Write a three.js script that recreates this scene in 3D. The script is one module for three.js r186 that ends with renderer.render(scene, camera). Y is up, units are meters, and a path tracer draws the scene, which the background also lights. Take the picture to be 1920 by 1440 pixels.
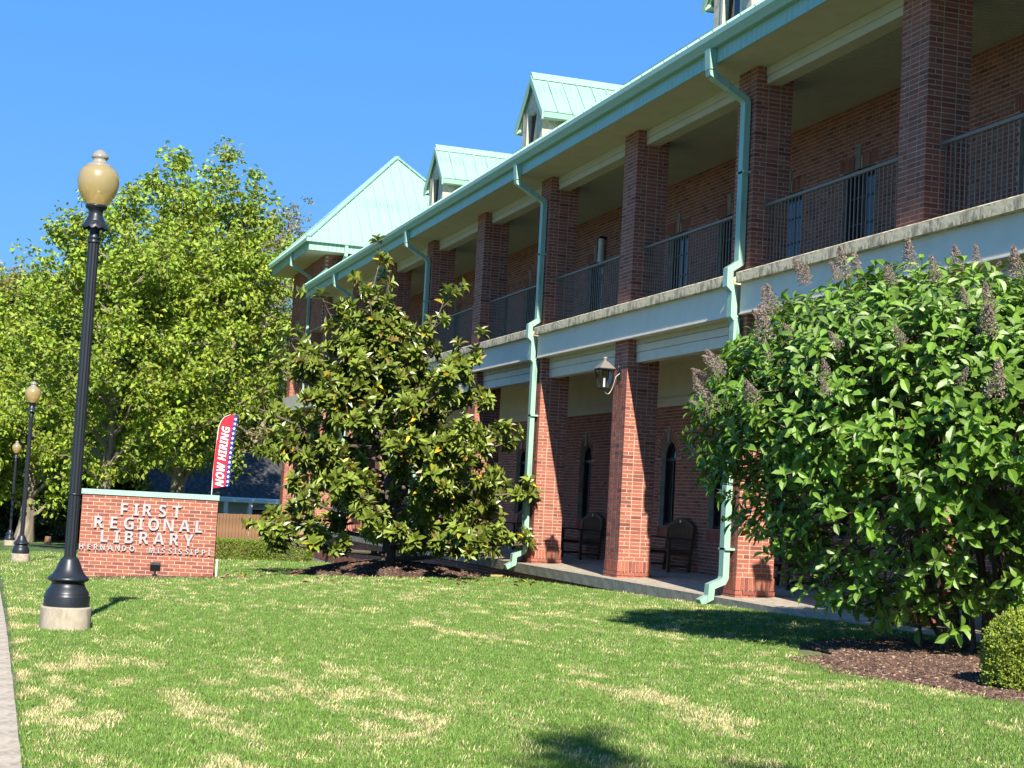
import * as THREE from 'three';
import { FontLoader } from 'three/addons/loaders/FontLoader.js';
import { TextGeometry } from 'three/addons/geometries/TextGeometry.js';

// ---------------------------------------------------------------- camera, sky, sun, exposure
// Metres, eye at the origin; -z runs along the facade, +x into the building.
const scene = new THREE.Scene();
const camera = new THREE.PerspectiveCamera(28.04, 4 / 3, 0.1, 3000);
camera.rotation.order = 'YXZ';
camera.rotation.set(0.0764, -0.3178, 0.054);
const renderer = new THREE.WebGLRenderer({ antialias: true });
renderer.setSize(1024, 768);
renderer.toneMapping = THREE.LinearToneMapping;
renderer.toneMappingExposure = 2.3;
renderer.shadowMap.enabled = true;
const SUN = new THREE.Vector3(-0.17, 0.775, 1).normalize();
{
  const W = 256, H = 128, d = new Float32Array(W * H * 4);
  const lo = [0.150, 0.320, 0.490], mid = [0.042, 0.175, 0.470], hi = [0.036, 0.130, 0.350];
  for (let j = 0; j < H; j++) {
    const el = ((j + 0.5) / H - 0.5) * Math.PI, s = Math.max(0, Math.sin(el));
    const a = 1 - Math.exp(-s * 5.0), b = Math.min(1, s * 1.1);
    for (let i = 0; i < W; i++) for (let c = 0; c < 3; c++) {
      const m = lo[c] + (mid[c] - lo[c]) * a;
      d[(j * W + i) * 4 + c] = m + (hi[c] - m) * b;
      d[(j * W + i) * 4 + 3] = 1;
    }
  }
  const t = new THREE.DataTexture(d, W, H, THREE.RGBAFormat, THREE.FloatType);
  t.mapping = THREE.EquirectangularReflectionMapping; t.magFilter = t.minFilter = THREE.LinearFilter; t.needsUpdate = true;
  scene.background = t; scene.environment = t;
}
const sun = new THREE.DirectionalLight(new THREE.Color(1, 0.93, 0.80), 4.4);
sun.position.copy(SUN).multiplyScalar(120).add(new THREE.Vector3(6, 0, -30));
sun.target.position.set(6, 0, -30);
sun.castShadow = true; sun.shadow.mapSize.set(4096, 4096); sun.shadow.radius = 1;
Object.assign(sun.shadow.camera, { left: -70, right: 70, top: 70, bottom: -70, near: 1, far: 300 });
scene.add(sun, sun.target);

// ---------------------------------------------------------------- helpers
const V = (x, y, z) => new THREE.Vector3(x, y, z);
function rng(a) { return () => { a |= 0; a = a + 0x6D2B79F5 | 0; let t = Math.imul(a ^ a >>> 15, 1 | a); t = t + Math.imul(t ^ t >>> 7, 61 | t) ^ t; return ((t ^ t >>> 14) >>> 0) / 4294967296; }; }
const clamp = (v, a, b) => Math.max(a, Math.min(b, v));
const lerp = (a, b, t) => a + (b - a) * t;
const smooth = (a, b, v) => { const t = clamp((v - a) / (b - a), 0, 1); return t * t * (3 - 2 * t); };
function h2(x, y, s) { let n = Math.imul(x | 0, 374761393) + Math.imul(y | 0, 668265263) + Math.imul(s | 0, 974634777); n = Math.imul(n ^ n >>> 13, 1274126177); return ((n ^ n >>> 16) >>> 0) / 4294967296; }
function vnoise(x, y, s = 0, per = 0) {
  const xi = Math.floor(x), yi = Math.floor(y), fx = x - xi, fy = y - yi, u = fx * fx * (3 - 2 * fx), v = fy * fy * (3 - 2 * fy);
  const w = per ? (k => ((k % per) + per) % per) : (k => k);
  return lerp(lerp(h2(w(xi), w(yi), s), h2(w(xi + 1), w(yi), s), u), lerp(h2(w(xi), w(yi + 1), s), h2(w(xi + 1), w(yi + 1), s), u), v);
}
function fbm(x, y, s = 0, o = 4, per = 0) { let a = 0.5, r = 0, n = 0; for (let i = 0; i < o; i++) { r += a * vnoise(x, y, s + i * 17, per); n += a; a *= 0.5; x *= 2; y *= 2; per *= 2; } return r / n; }
function interp(tab, v) { for (let i = 1; i < tab.length; i++) if (v >= tab[i][0]) { const [a, b] = [tab[i - 1], tab[i]]; return lerp(b[1], a[1], clamp((v - b[0]) / (a[0] - b[0]), 0, 1)); } return tab[tab.length - 1][1]; }

const used = new Map();
function numbered(n) { const k = used.get(n) || 0; used.set(n, k + 1); return k ? n + '_' + String(k).padStart(3, '0') : n; }
function tag(o, label, category, group, kind) { o.userData.label = label; if (category) o.userData.category = category; if (group) o.userData.group = group; if (kind) o.userData.kind = kind; return o; }
function thing(name, label, category, group) { const g = new THREE.Group(); g.name = numbered(name); tag(g, label, category, group); scene.add(g); return g; }
function part(name, parent) { const g = new THREE.Group(); g.name = name; parent.add(g); return g; }
function mesh(name, geo, mat, parent) { const m = new THREE.Mesh(geo, mat); m.name = name; m.castShadow = m.receiveShadow = true; parent.add(m); return m; }
function copies(name, geo, mat, list, parent, colors) {
  const m = new THREE.InstancedMesh(geo, mat, list.length); m.name = name; m.castShadow = m.receiveShadow = true;
  for (let i = 0; i < list.length; i++) { m.setMatrixAt(i, list[i]); if (colors) m.setColorAt(i, colors[i]); }
  m.userData.kind = 'stuff'; parent.add(m); return m;
}
class GB {
  constructor() { this.p = []; this.n = []; this.u = []; this.c = []; }
  v(p, n, u, v, c) { this.p.push(p.x, p.y, p.z); this.n.push(n.x, n.y, n.z); this.u.push(u, v); this.c.push(c[0], c[1], c[2]); }
  tri(a, b, c, col = [1, 1, 1], n) {
    n = n || new THREE.Vector3().crossVectors(b.clone().sub(a), c.clone().sub(a)).normalize();
    const ax = Math.abs(n.x), ay = Math.abs(n.y), az = Math.abs(n.z);
    for (const q of [a, b, c]) { if (ay >= ax && ay >= az) this.v(q, n, q.x, q.z, col); else if (ax >= az) this.v(q, n, q.z, q.y, col); else this.v(q, n, q.x, q.y, col); }
    return this;
  }
  quad(a, b, c, d, col) { return this.tri(a, b, c, col).tri(a, c, d, col); }
  box(x0, y0, z0, x1, y1, z1, col, M) {
    const P = (x, y, z) => { const q = V(x, y, z); return M ? q.applyMatrix4(M) : q; };
    const a = P(x0, y0, z0), b = P(x1, y0, z0), c = P(x1, y1, z0), d = P(x0, y1, z0), e = P(x0, y0, z1), f = P(x1, y0, z1), g = P(x1, y1, z1), h = P(x0, y1, z1);
    return this.quad(e, f, g, h, col).quad(b, a, d, c, col).quad(f, b, c, g, col).quad(a, e, h, d, col).quad(h, g, c, d, col).quad(a, b, f, e, col);
  }
  bar(a, b, w, h, col, up) { // a box from a to b, w wide and h high
    const d = b.clone().sub(a), L = d.length(), z = d.normalize(), x = new THREE.Vector3().crossVectors(up || (Math.abs(z.y) > 0.95 ? V(1, 0, 0) : V(0, 1, 0)), z).normalize(), y = new THREE.Vector3().crossVectors(z, x);
    return this.box(-w / 2, -h / 2, 0, w / 2, h / 2, L, col, new THREE.Matrix4().makeBasis(x, y, z).setPosition(a));
  }
  ext(poly, map, t0, t1, col) { // polygon (counter-clockwise) swept from t0 to t1 through map(u, v, t)
    const tris = THREE.ShapeUtils.triangulateShape(poly.map(q => new THREE.Vector2(q[0], q[1])), []);
    for (const t of tris) { const f = (s) => t.map(i => map(poly[i][0], poly[i][1], s)); const a = f(t1), b = f(t0); this.tri(a[0], a[1], a[2], col); this.tri(b[0], b[2], b[1], col); }
    for (let i = 0; i < poly.length; i++) { const j = (i + 1) % poly.length; this.quad(map(...poly[i], t0), map(...poly[j], t0), map(...poly[j], t1), map(...poly[i], t1), col); }
    return this;
  }
  tube(pts, rad, sides = 6, col = [1, 1, 1], flute = 0) {
    const n = pts.length; let prev = null, ring = null, up = V(0.31, 0.12, 0.94);
    for (let i = 0; i < n; i++) {
      const d = pts[Math.min(n - 1, i + 1)].clone().sub(pts[Math.max(0, i - 1)]).normalize();
      const x = new THREE.Vector3().crossVectors(up, d); if (x.lengthSq() < 1e-4) x.set(1, 0, 0); x.normalize(); const y = new THREE.Vector3().crossVectors(d, x);
      ring = []; const r = rad[i];
      for (let k = 0; k <= sides; k++) { const a = k / sides * Math.PI * 2, nn = x.clone().multiplyScalar(Math.cos(a)).addScaledVector(y, Math.sin(a)); ring.push([pts[i].clone().addScaledVector(nn, r), nn, k / sides * r * 6, i * 0.3]); }
      if (prev) for (let k = 0; k < sides; k++) for (const q of [prev[k], prev[k + 1], ring[k + 1], prev[k], ring[k + 1], ring[k]]) this.v(q[0], q[1], q[2], q[3], col);
      prev = ring;
    }
    return this;
  }
  geo() { const g = new THREE.BufferGeometry(); g.setAttribute('position', new THREE.Float32BufferAttribute(this.p, 3)); g.setAttribute('normal', new THREE.Float32BufferAttribute(this.n, 3)); g.setAttribute('uv', new THREE.Float32BufferAttribute(this.u, 2)); g.setAttribute('color', new THREE.Float32BufferAttribute(this.c, 3)); return g; }
  build(name, mat, parent) { return mesh(name, this.geo(), mat, parent); }
}
function tex(N, fn, rep = 1, srgb = true) {
  const d = new Uint8Array(N * N * 4);
  for (let j = 0; j < N; j++) for (let i = 0; i < N; i++) { const r = fn(i / N, j / N), k = (j * N + i) * 4; const a = Array.isArray(r) ? r : [r, r, r]; d[k] = clamp(a[0], 0, 1) * 255; d[k + 1] = clamp(a[1], 0, 1) * 255; d[k + 2] = clamp(a[2], 0, 1) * 255; d[k + 3] = 255; }
  const t = new THREE.DataTexture(d, N, N); t.wrapS = t.wrapT = THREE.RepeatWrapping; t.magFilter = THREE.LinearFilter; t.minFilter = THREE.LinearMipmapLinearFilter; t.generateMipmaps = true; t.repeat.set(rep, rep); if (srgb) t.colorSpace = THREE.SRGBColorSpace; t.needsUpdate = true; return t;
}
const C = (r, g, b) => new THREE.Color().setRGB(r, g, b);
const std = (o) => new THREE.MeshStandardMaterial(o);
const phy = (o) => new THREE.MeshPhysicalMaterial(o);

// ---------------------------------------------------------------- materials
const tSpeck = tex(128, (u, v) => 0.80 + 0.20 * fbm(u * 12, v * 12, 3, 3, 12));
const tSpeckB = tex(128, (u, v) => fbm(u * 24, v * 24, 5, 3, 24), 1, false);
const tConc = tex(512, (u, v) => { const n = fbm(u * 8, v * 8, 11, 5, 8), f = fbm(u * 64, v * 64, 13, 2, 64), s = fbm(u * 24, v * 12, 19, 3, 12); const k = 0.68 + 0.22 * n + 0.12 * f - 0.10 * smooth(0.55, 0.8, s); return [k, k * 0.985, k * 0.95]; });
const tLip = tex(512, (u, v) => { const s = fbm(u * 48, v * 24, 29, 4, 24), n = fbm(u * 10, v * 10, 31, 4, 10), k = 0.97 - 0.38 * smooth(0.40, 0.70, s * 0.5 + n * 0.5) + 0.1 * (n - 0.5); return [k, k * 0.97, k * 0.90]; }, 0.5);
const tMint = tex(512, (u, v) => { const s = fbm(u * 40, v * 3, 41, 3, 3), n = fbm(u * 6, v * 6, 43, 4, 6), k = 0.96 - 0.20 * smooth(0.50, 0.78, s) * smooth(0.35, 0.7, n) + 0.05 * (n - 0.5); return [k, k, k * 1.0]; }, 0.5);
const tPaint = tex(256, (u, v) => 0.93 + 0.07 * fbm(u * 10, v * 10, 51, 4, 10), 0.5);
const tWood = tex(256, (u, v) => { const n = fbm(u * 32, v * 3, 61, 4, 3); const k = 0.6 + 0.4 * n; return [k, k * 0.95, k * 0.88]; }, 2);
const tBark = tex(256, (u, v) => { const n = fbm(u * 18, v * 5, 71, 4, 5), m = fbm(u * 4, v * 4, 73, 3, 4); const k = 0.45 + 0.55 * n * (0.6 + 0.6 * m); return [k, k * 0.97, k * 0.92]; }, 1);
const tShingle = tex(256, (u, v) => { const r = Math.floor(v * 8), k = 0.62 + 0.38 * h2(Math.floor(u * 12 + (r % 2) * 0.5), r, 5); return k * (0.85 + 0.3 * fbm(u * 30, v * 30, 7, 2, 30)); }, 0.6);
const tGround = tex(512, (u, v) => { const n = fbm(u * 128, v * 128, 81, 2, 128), m = fbm(u * 20, v * 20, 83, 4, 20); const k = 0.55 + 0.5 * n * (0.6 + 0.7 * m); return k; }, 0.5);
const M = {
  brick: std({ color: 0xffffff, map: tSpeck, bumpMap: tSpeckB, bumpScale: 0.0012, roughness: 0.86, vertexColors: false }),
  brickV: std({ color: 0xffffff, map: tSpeck, roughness: 0.86, vertexColors: true }),
  mortar: std({ color: C(0.66, 0.585, 0.47), map: tConc, roughness: 0.95 }),
  cream: std({ color: C(0.60, 0.55, 0.43), map: tPaint, roughness: 0.7 }),
  white: std({ color: C(0.74, 0.68, 0.575), map: tPaint, roughness: 0.55 }),
  olive: std({ color: C(0.60, 0.55, 0.43), map: tPaint, roughness: 0.75 }),
  soffit: std({ color: C(0.60, 0.55, 0.43), map: tPaint, roughness: 0.75 }),
  ceiling: std({ color: C(0.60, 0.55, 0.43), map: tPaint, roughness: 0.7 }),
  mint: std({ color: C(0.315, 0.515, 0.405), map: tMint, roughness: 0.42, metalness: 0.0 }),
  roof: std({ color: C(0.285, 0.47, 0.385), map: tMint, roughness: 0.45 }),
  stucco: std({ color: C(0.74, 0.68, 0.58), map: tConc, roughness: 0.9 }),
  concrete: std({ color: C(0.56, 0.50, 0.41), map: tConc, bumpMap: tSpeckB, bumpScale: 0.002, roughness: 0.92 }),
  lip: std({ color: C(0.78, 0.70, 0.55), map: tLip, bumpMap: tSpeckB, bumpScale: 0.003, roughness: 0.92 }),
  walk: std({ color: C(0.57, 0.50, 0.41), map: tConc, roughness: 0.92 }),
  stone: std({ color: C(0.42, 0.39, 0.32), map: tConc, roughness: 0.85 }),
  glass: phy({ color: C(0.012, 0.014, 0.017), roughness: 0.03, metalness: 0, specularIntensity: 0.8 }),
  blind: std({ color: C(0.20, 0.20, 0.19), roughness: 0.6 }),
  frame: std({ color: C(0.02, 0.018, 0.017), roughness: 0.45 }),
  rail: std({ color: C(0.19, 0.16, 0.135), roughness: 0.6 }),
  iron: std({ color: C(0.022, 0.026, 0.033), roughness: 0.38, metalness: 0.35 }),
  copper: std({ color: C(0.33, 0.30, 0.26), roughness: 0.45, metalness: 0.6 }),
  clear: phy({ color: C(0.95, 0.97, 0.95), transmission: 1, thickness: 0, roughness: 0.05 }),
  globe: phy({ color: C(0.70, 0.54, 0.26), transmission: 0.6, thickness: 0, roughness: 0.25, clearcoat: 1, clearcoatRoughness: 0.15 }),
  globeCap: phy({ color: C(0.33, 0.31, 0.26), transmission: 0.25, thickness: 0, roughness: 0.3, clearcoat: 0.5 }),
  letter: std({ color: C(0.44, 0.43, 0.44), roughness: 0.38, metalness: 0.35 }),
  teak: std({ color: C(0.16, 0.105, 0.062), map: tWood, roughness: 0.7 }),
  lampWhite: std({ color: C(0.75, 0.75, 0.72), roughness: 0.35 }),
  mulch: std({ color: C(0.090, 0.052, 0.038), map: tGround, roughness: 0.98 }),
  chip: std({ color: 0xffffff, roughness: 0.95 }),
  darkBark: std({ color: C(0.20, 0.175, 0.15), map: tBark, roughness: 0.95 }),
  bark: std({ color: C(0.42, 0.38, 0.32), map: tBark, roughness: 0.95 }),
  twig: std({ color: C(0.22, 0.185, 0.14), map: tBark, roughness: 0.95 }),
  leaf: phy({ color: 0xffffff, roughness: 0.62, transmission: 0.34, thickness: 0, side: THREE.DoubleSide }),
  leafV: phy({ color: 0xffffff, vertexColors: true, roughness: 0.5, transmission: 0.32, thickness: 0, side: THREE.DoubleSide }),
  waxy: phy({ color: 0xffffff, vertexColors: true, roughness: 0.27, side: THREE.DoubleSide }),
  grass: std({ color: 0xffffff, roughness: 0.65, side: THREE.DoubleSide }),
  seed: std({ color: C(0.25, 0.195, 0.165), roughness: 0.95 }),
  ground: std({ color: 0xffffff, vertexColors: true, map: tGround, roughness: 0.98 }),
  board: std({ color: C(0.32, 0.19, 0.11), map: tWood, roughness: 0.85 }),
  shingle: std({ color: C(0.065, 0.065, 0.07), map: tShingle, roughness: 0.9 }),
  siding: std({ color: C(0.52, 0.54, 0.53), map: tPaint, roughness: 0.7 }),
  pvc: std({ color: C(0.78, 0.78, 0.75), roughness: 0.4 }),
  hose: std({ color: C(0.58, 0.46, 0.20), roughness: 0.6 }),
};
const R0 = rng(7);
function brickColor(r) { const t = r(), k = 0.82 + 0.36 * r(); const c = t < 0.12 ? [0.260, 0.072, 0.054] : t < 0.25 ? [0.430, 0.150, 0.098] : [0.395, 0.120, 0.078]; return C(c[0] * k, c[1] * k, c[2] * k); }
const UNIT = new THREE.BoxGeometry(1, 1, 1);
function boxMatrix(b) { return new THREE.Matrix4().makeScale(b[3] - b[0], b[4] - b[1], b[5] - b[2]).setPosition((b[0] + b[3]) / 2, (b[1] + b[4]) / 2, (b[2] + b[5]) / 2); }
const brickMats = Array.from({ length: 8 }, (_, i) => { const m = M.brick.clone(); m.color = brickColor(rng(100 + i * 7)); return m; });
function oneBrick(b, parent, r) { const m = mesh('brick', UNIT, brickMats[Math.floor(r() * 8)], parent); m.position.set((b[0] + b[3]) / 2, (b[1] + b[4]) / 2, (b[2] + b[5]) / 2); m.scale.set(b[3] - b[0], b[4] - b[1], b[5] - b[2]); return m; }
function manyBricks(list, parent, seed, name = 'bricks') { const r = rng(seed); return copies(name, UNIT, M.brick, list.map(b => b.isMatrix4 ? b : boxMatrix(b)), parent, list.map(() => brickColor(r))); }

// ---------------------------------------------------------------- terrain
const TL = [[30, -1.42], [-8, -1.42], [-12, -1.43], [-15.5, -1.46], [-28, -1.82], [-41, -2.22], [-72, -3.12], [-110, -3.7], [-600, -4]];
const TB = [[30, -1.15], [-9, -1.2], [-13, -1.25], [-17, -1.31], [-21, -1.40], [-25.4, -1.475], [-29.6, -1.57], [-35, -1.80], [-39, -2.0], [-55, -2.5], [-72, -3.12], [-110, -3.7], [-600, -4]];
function gz(t, z) { return (interp(t, z - 1.5) + interp(t, z) * 2 + interp(t, z + 1.5)) / 4; }
function g(x, z) { const s = smooth(-2, 11, x); return lerp(gz(TL, z), gz(TB, z), s) + 0.05 * (fbm(x * 0.35 + 50, z * 0.35 + 90, 5, 2) - 0.5) * smooth(0.4, 2, x); }
function dead(x, z) { // share of straw in the turf, in streaks along the mowing direction
  const a = smooth(0.40, 0.64, fbm(x * 0.95 + 20, z * 0.26 + 40, 201, 3) * 0.8 + 0.2 * fbm(x * 0.25, z * 0.12 + 9, 221, 2)), b = smooth(0.42, 0.66, fbm(x * 4.2, z * 2.0, 211, 3));
  let s = 0; for (const [c, w, z0, z1] of [[4.45, 0.38, -17.5, -7], [2.2, 0.75, -13, -8.4], [6.1, 0.35, -12, -8], [5.6, 0.5, -20, -16.5], [1.2, 0.4, -12, -7]]) { const q = x - c + 0.35 * (fbm(z * 0.5, c, 241, 2) - 0.5); s = Math.max(s, Math.exp(-q * q / w / w) * smooth(z0 - 0.8, z0 + 0.8, z) * smooth(z1 + 0.8, z1 - 0.8, z)); }
  return clamp(0.012 + 0.06 * b + 0.80 * Math.max(a * 0.75, s) * b * b + 0.35 * smooth(1.2, 0.3, x) * b, 0, 1);
}
const GREEN = [0.102, 0.212, 0.022], STRAW = [0.54, 0.46, 0.235];
{
  const xs = [], zs = [];
  for (let x = -400; x < -40; x += 60) xs.push(x); for (let x = -40; x < -2; x += 4) xs.push(x); for (let x = -2; x < 13; x += 0.14) xs.push(x); for (let x = 13; x < 60; x += 4) xs.push(x); for (let x = 60; x <= 500; x += 55) xs.push(x);
  for (let z = 60; z > 0; z -= 6) zs.push(z); for (let z = 0; z > -6; z -= 1) zs.push(z); for (let z = -6; z > -24; z -= 0.14) zs.push(z); for (let z = -24; z > -60; z -= 0.35) zs.push(z); for (let z = -60; z > -120; z -= 3) zs.push(z); for (let z = -120; z >= -1000; z -= 55) zs.push(z);
  const p = [], c = [], u = [], ix = [];
  for (const z of zs) for (const x of xs) {
    p.push(x, g(x, z), z); u.push(x, z);
    const d = dead(x, z) * 0.75, k = 0.62 + 0.5 * fbm(x * 2.1, z * 2.1, 231, 3);
    for (let i = 0; i < 3; i++) c.push(lerp(GREEN[i] * 0.85, STRAW[i] * 0.75, d) * k);
  }
  const nx = xs.length;
  for (let j = 0; j + 1 < zs.length; j++) for (let i = 0; i + 1 < nx; i++) { const a = j * nx + i; ix.push(a, a + 1, a + nx + 1, a, a + nx + 1, a + nx); }
  const G = new THREE.BufferGeometry(); G.setAttribute('position', new THREE.Float32BufferAttribute(p, 3)); G.setAttribute('color', new THREE.Float32BufferAttribute(c, 3)); G.setAttribute('uv', new THREE.Float32BufferAttribute(u, 2)); G.setIndex(ix); G.computeVertexNormals();
  const m = mesh('ground', G, M.ground, scene); tag(m, 'sloping green lawn with straw coloured dry streaks', null, null, 'structure');
}
{ // pavement slabs beside the lawn
  const s = new THREE.Group(); s.name = 'sidewalk'; scene.add(s); tag(s, 'pale concrete sidewalk running beside the lawn', null, null, 'structure');
  for (let k = 0; k < 34; k++) {
    const z1 = -4 - k * 1.5, z0 = z1 - 1.488, e = 0.225 - 0.007 * k, b = new GB(), P = (x, y, z) => V(x, gz(TL, z) + 0.03 + y, z);
    const A = P(-1.4, 0, z1), B = P(e, 0, z1), D = P(-1.4, 0, z0), E2 = P(e - 0.003, 0, z0), dn = V(0, -0.12, 0);
    b.quad(A, B, E2, D).quad(A.clone().add(dn), B.clone().add(dn), B, A).quad(B.clone().add(dn), E2.clone().add(dn), E2, B).quad(E2.clone().add(dn), D.clone().add(dn), D, E2);
    b.build('slab', M.walk, s);
  }
}
// ---------------------------------------------------------------- the library
const XC = 10.55, Z0 = -16.23, BAY = 4.635, CW = 0.618, XW = 12.8, YS = 6.864, YL = 3.62, YP = -1.25, PIT = 0.0677;
const ZE = -54.2, ZN = 2; // far and near end of the long wing
const lib = thing('library_building', 'two storey red brick library with columned porches and mint green metal roof', 'building');
const zc = (k) => Z0 - BAY * k;
const FL = (x) => YP + (x - 10.28) * 0.034; // porch floor rises to the wall

function columnBricks(x0, zf, W, y0, n, pitch, kind) { // kind(course) -> q quoined, r running, s soldier start, - skip
  const m = W / 3, h = m / 2, j = 0.006, out = [], z0 = zf - W;
  const put = (a0, a1, b0, b1, ya, yb, grow = 0) => { // a along x, b along z from the far side
    const e = (v, lo) => v < 0.001 ? -grow : v > W - 0.001 ? W + grow : v + (lo ? j : -j);
    out.push([x0 + e(a0, 1), ya + j, z0 + e(b0, 1), x0 + e(a1, 0), yb - j, z0 + e(b1, 0)]);
  };
  for (let i = 0; i < n; i++) {
    const k = kind(i), ya = y0 + i * pitch, yb = ya + pitch, p = i % 2;
    if (k === '-') continue;
    if (k === 's') {
      const w = m / 3, yt = ya + pitch * 3;
      for (let q = 0; q < 9; q++) { put(q * w, q * w + w, 0, h, ya, yt, 0.012); put(q * w, q * w + w, W - h, W, ya, yt, 0.012); }
      for (let q = 0; q < 6; q++) { const b = h + q * (W - 2 * h) / 6, b1 = b + (W - 2 * h) / 6; put(0, h, b, b1, ya, yt, 0.012); put(W - h, W, b, b1, ya, yt, 0.012); }
      continue;
    }
    const gr = k === 'b' ? 0.02 : 0;
    const zfull = (ls) => { for (const [a, b] of ls) { put(a, b, 0, h, ya, yb, gr); put(a, b, W - h, W, ya, yb, gr); } };
    const xfull = (ls) => { for (const [a, b] of ls) { put(0, h, a, b, ya, yb, gr); put(W - h, W, a, b, ya, yb, gr); } };
    if (k === 'q') {
      if (!p) { zfull([[0, m], [m, 2 * m], [2 * m, W]]); xfull([[h, m], [m, 2 * m], [2 * m, 2 * m + h]]); }
      else { xfull([[0, m], [m, 2 * m], [2 * m, W]]); zfull([[h, m], [m, 2 * m], [2 * m, 2 * m + h]]); }
    } else if (!p) { zfull([[0, m], [m, 2 * m], [2 * m, W]]); xfull([[h, h + m], [h + m, 2 * m + h]]); }
    else { zfull([[0, h], [h, h + m], [h + m, 2 * m + h], [2 * m + h, W]]); xfull([[h, m], [m, 2 * m], [2 * m, 2 * m + h]]); }
  }
  return out;
}
function column(x0, zf, W, y0, y1, kind, seed, single) {
  const c = part('column', lib), n = Math.round((y1 - y0) / PIT), pitch = (y1 - y0) / n, d = 0.003;
  new GB().box(x0 + d, y0, zf - W + d, x0 + W - d, y1, zf - d).build('mortar_core', M.mortar, c);
  let list = columnBricks(x0, zf, W, y0, n, pitch, kind);
  if (single) {
    const seen = list.filter(b => b[4] < single[1] && b[1] > single[0] && (b[0] < x0 + 0.02 || b[5] > zf - 0.02));
    const r = rng(seed); seen.slice(0, 296).forEach(b => oneBrick(b, c, r));
    const s = new Set(seen.slice(0, 296)); list = list.filter(b => !s.has(b));
  }
  manyBricks(list, c, seed); return c;
}
const upKind = (i) => i < 5 ? 'r' : 'q';
const loKind = (i) => i < 2 ? 'b' : i === 2 ? 's' : i < 5 ? '-' : i < 7 ? 'r' : (i > 38 && i < 45) ? 'r' : i > 59 ? 'r' : 'q';
for (let k = -1; k <= 8; k++) {
  column(XC, zc(k), CW, YL, YS, upKind, 300 + k, k === 0 ? [3.6, 6.12] : null);
  column(XC, zc(k), CW, YP - 0.02, 3.03, loKind, 400 + k);
}
// walls of the porch: openings at half-bay spacing
const opens = []; for (let z = -28.55 + 2.3175 * 9; z > ZE + 1; z -= 2.3175) opens.push(z);
function wall(name, y0, y1, holes, seed, extra) {
  const w = part(name, lib), sh = new THREE.Shape(); sh.moveTo(-ZN, y0); sh.lineTo(-ZE, y0); sh.lineTo(-ZE, y1); sh.lineTo(-ZN, y1); sh.closePath();
  for (const h of holes) { const p = new THREE.Path(); p.moveTo(-h.z - h.w / 2, h.y0); p.lineTo(-h.z - h.w / 2, h.ys); if (h.arch) p.absarc(-h.z, h.ys, h.w / 2, Math.PI, 0, true); else p.lineTo(-h.z + h.w / 2, h.ys); p.lineTo(-h.z + h.w / 2, h.y0); p.closePath(); sh.holes.push(p); }
  const e = new THREE.ExtrudeGeometry(sh, { depth: 0.25, bevelEnabled: false, curveSegments: 10 }); e.applyMatrix4(new THREE.Matrix4().makeBasis(V(0, 0, -1), V(0, 1, 0), V(1, 0, 0)).setPosition(XW + 0.003, 0, 0));
  mesh('mortar', e, M.mortar, w);
  const list = [], n = Math.round((y1 - y0) / PIT), pt = (y1 - y0) / n, L = 0.203, j = 0.006;
  for (let i = 0; i < n; i++) {
    const ya = y0 + i * pt, ym = ya + pt / 2, cut = [];
    for (const h of holes) for (const s of [...h.skip, [h.y0, h.ys, h.w / 2]]) { // skip zones: rows and half-widths
      let hw = 0; if (s.length === 4) { const dy = ym - h.ys; if (dy >= -0.02 && dy < s[3]) hw = Math.sqrt(Math.max(0, s[3] * s[3] - Math.max(0, dy) ** 2)); } else if (ym > s[0] && ym < s[1]) hw = s[2];
      if (hw > 0) cut.push([h.z - hw, h.z + hw]);
    }
    for (let z = -12 + (i % 2) * L / 2; z > ZE; z -= L) {
      let segs = [[Math.max(ZE, z - L + j), z - j]];
      for (const [a, b] of cut) segs = segs.flatMap(([p, q]) => q <= a || p >= b ? [[p, q]] : [[p, Math.min(q, a - 0.004)], [Math.max(p, b + 0.004), q]].filter(s => s[1] - s[0] > 0.025));
      for (const [p, q] of segs) list.push([XW, ya + j, p, XW + 0.06, ya + pt - j, q]);
    }
  }
  manyBricks([...list, ...extra], w, seed); return w;
}
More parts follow.
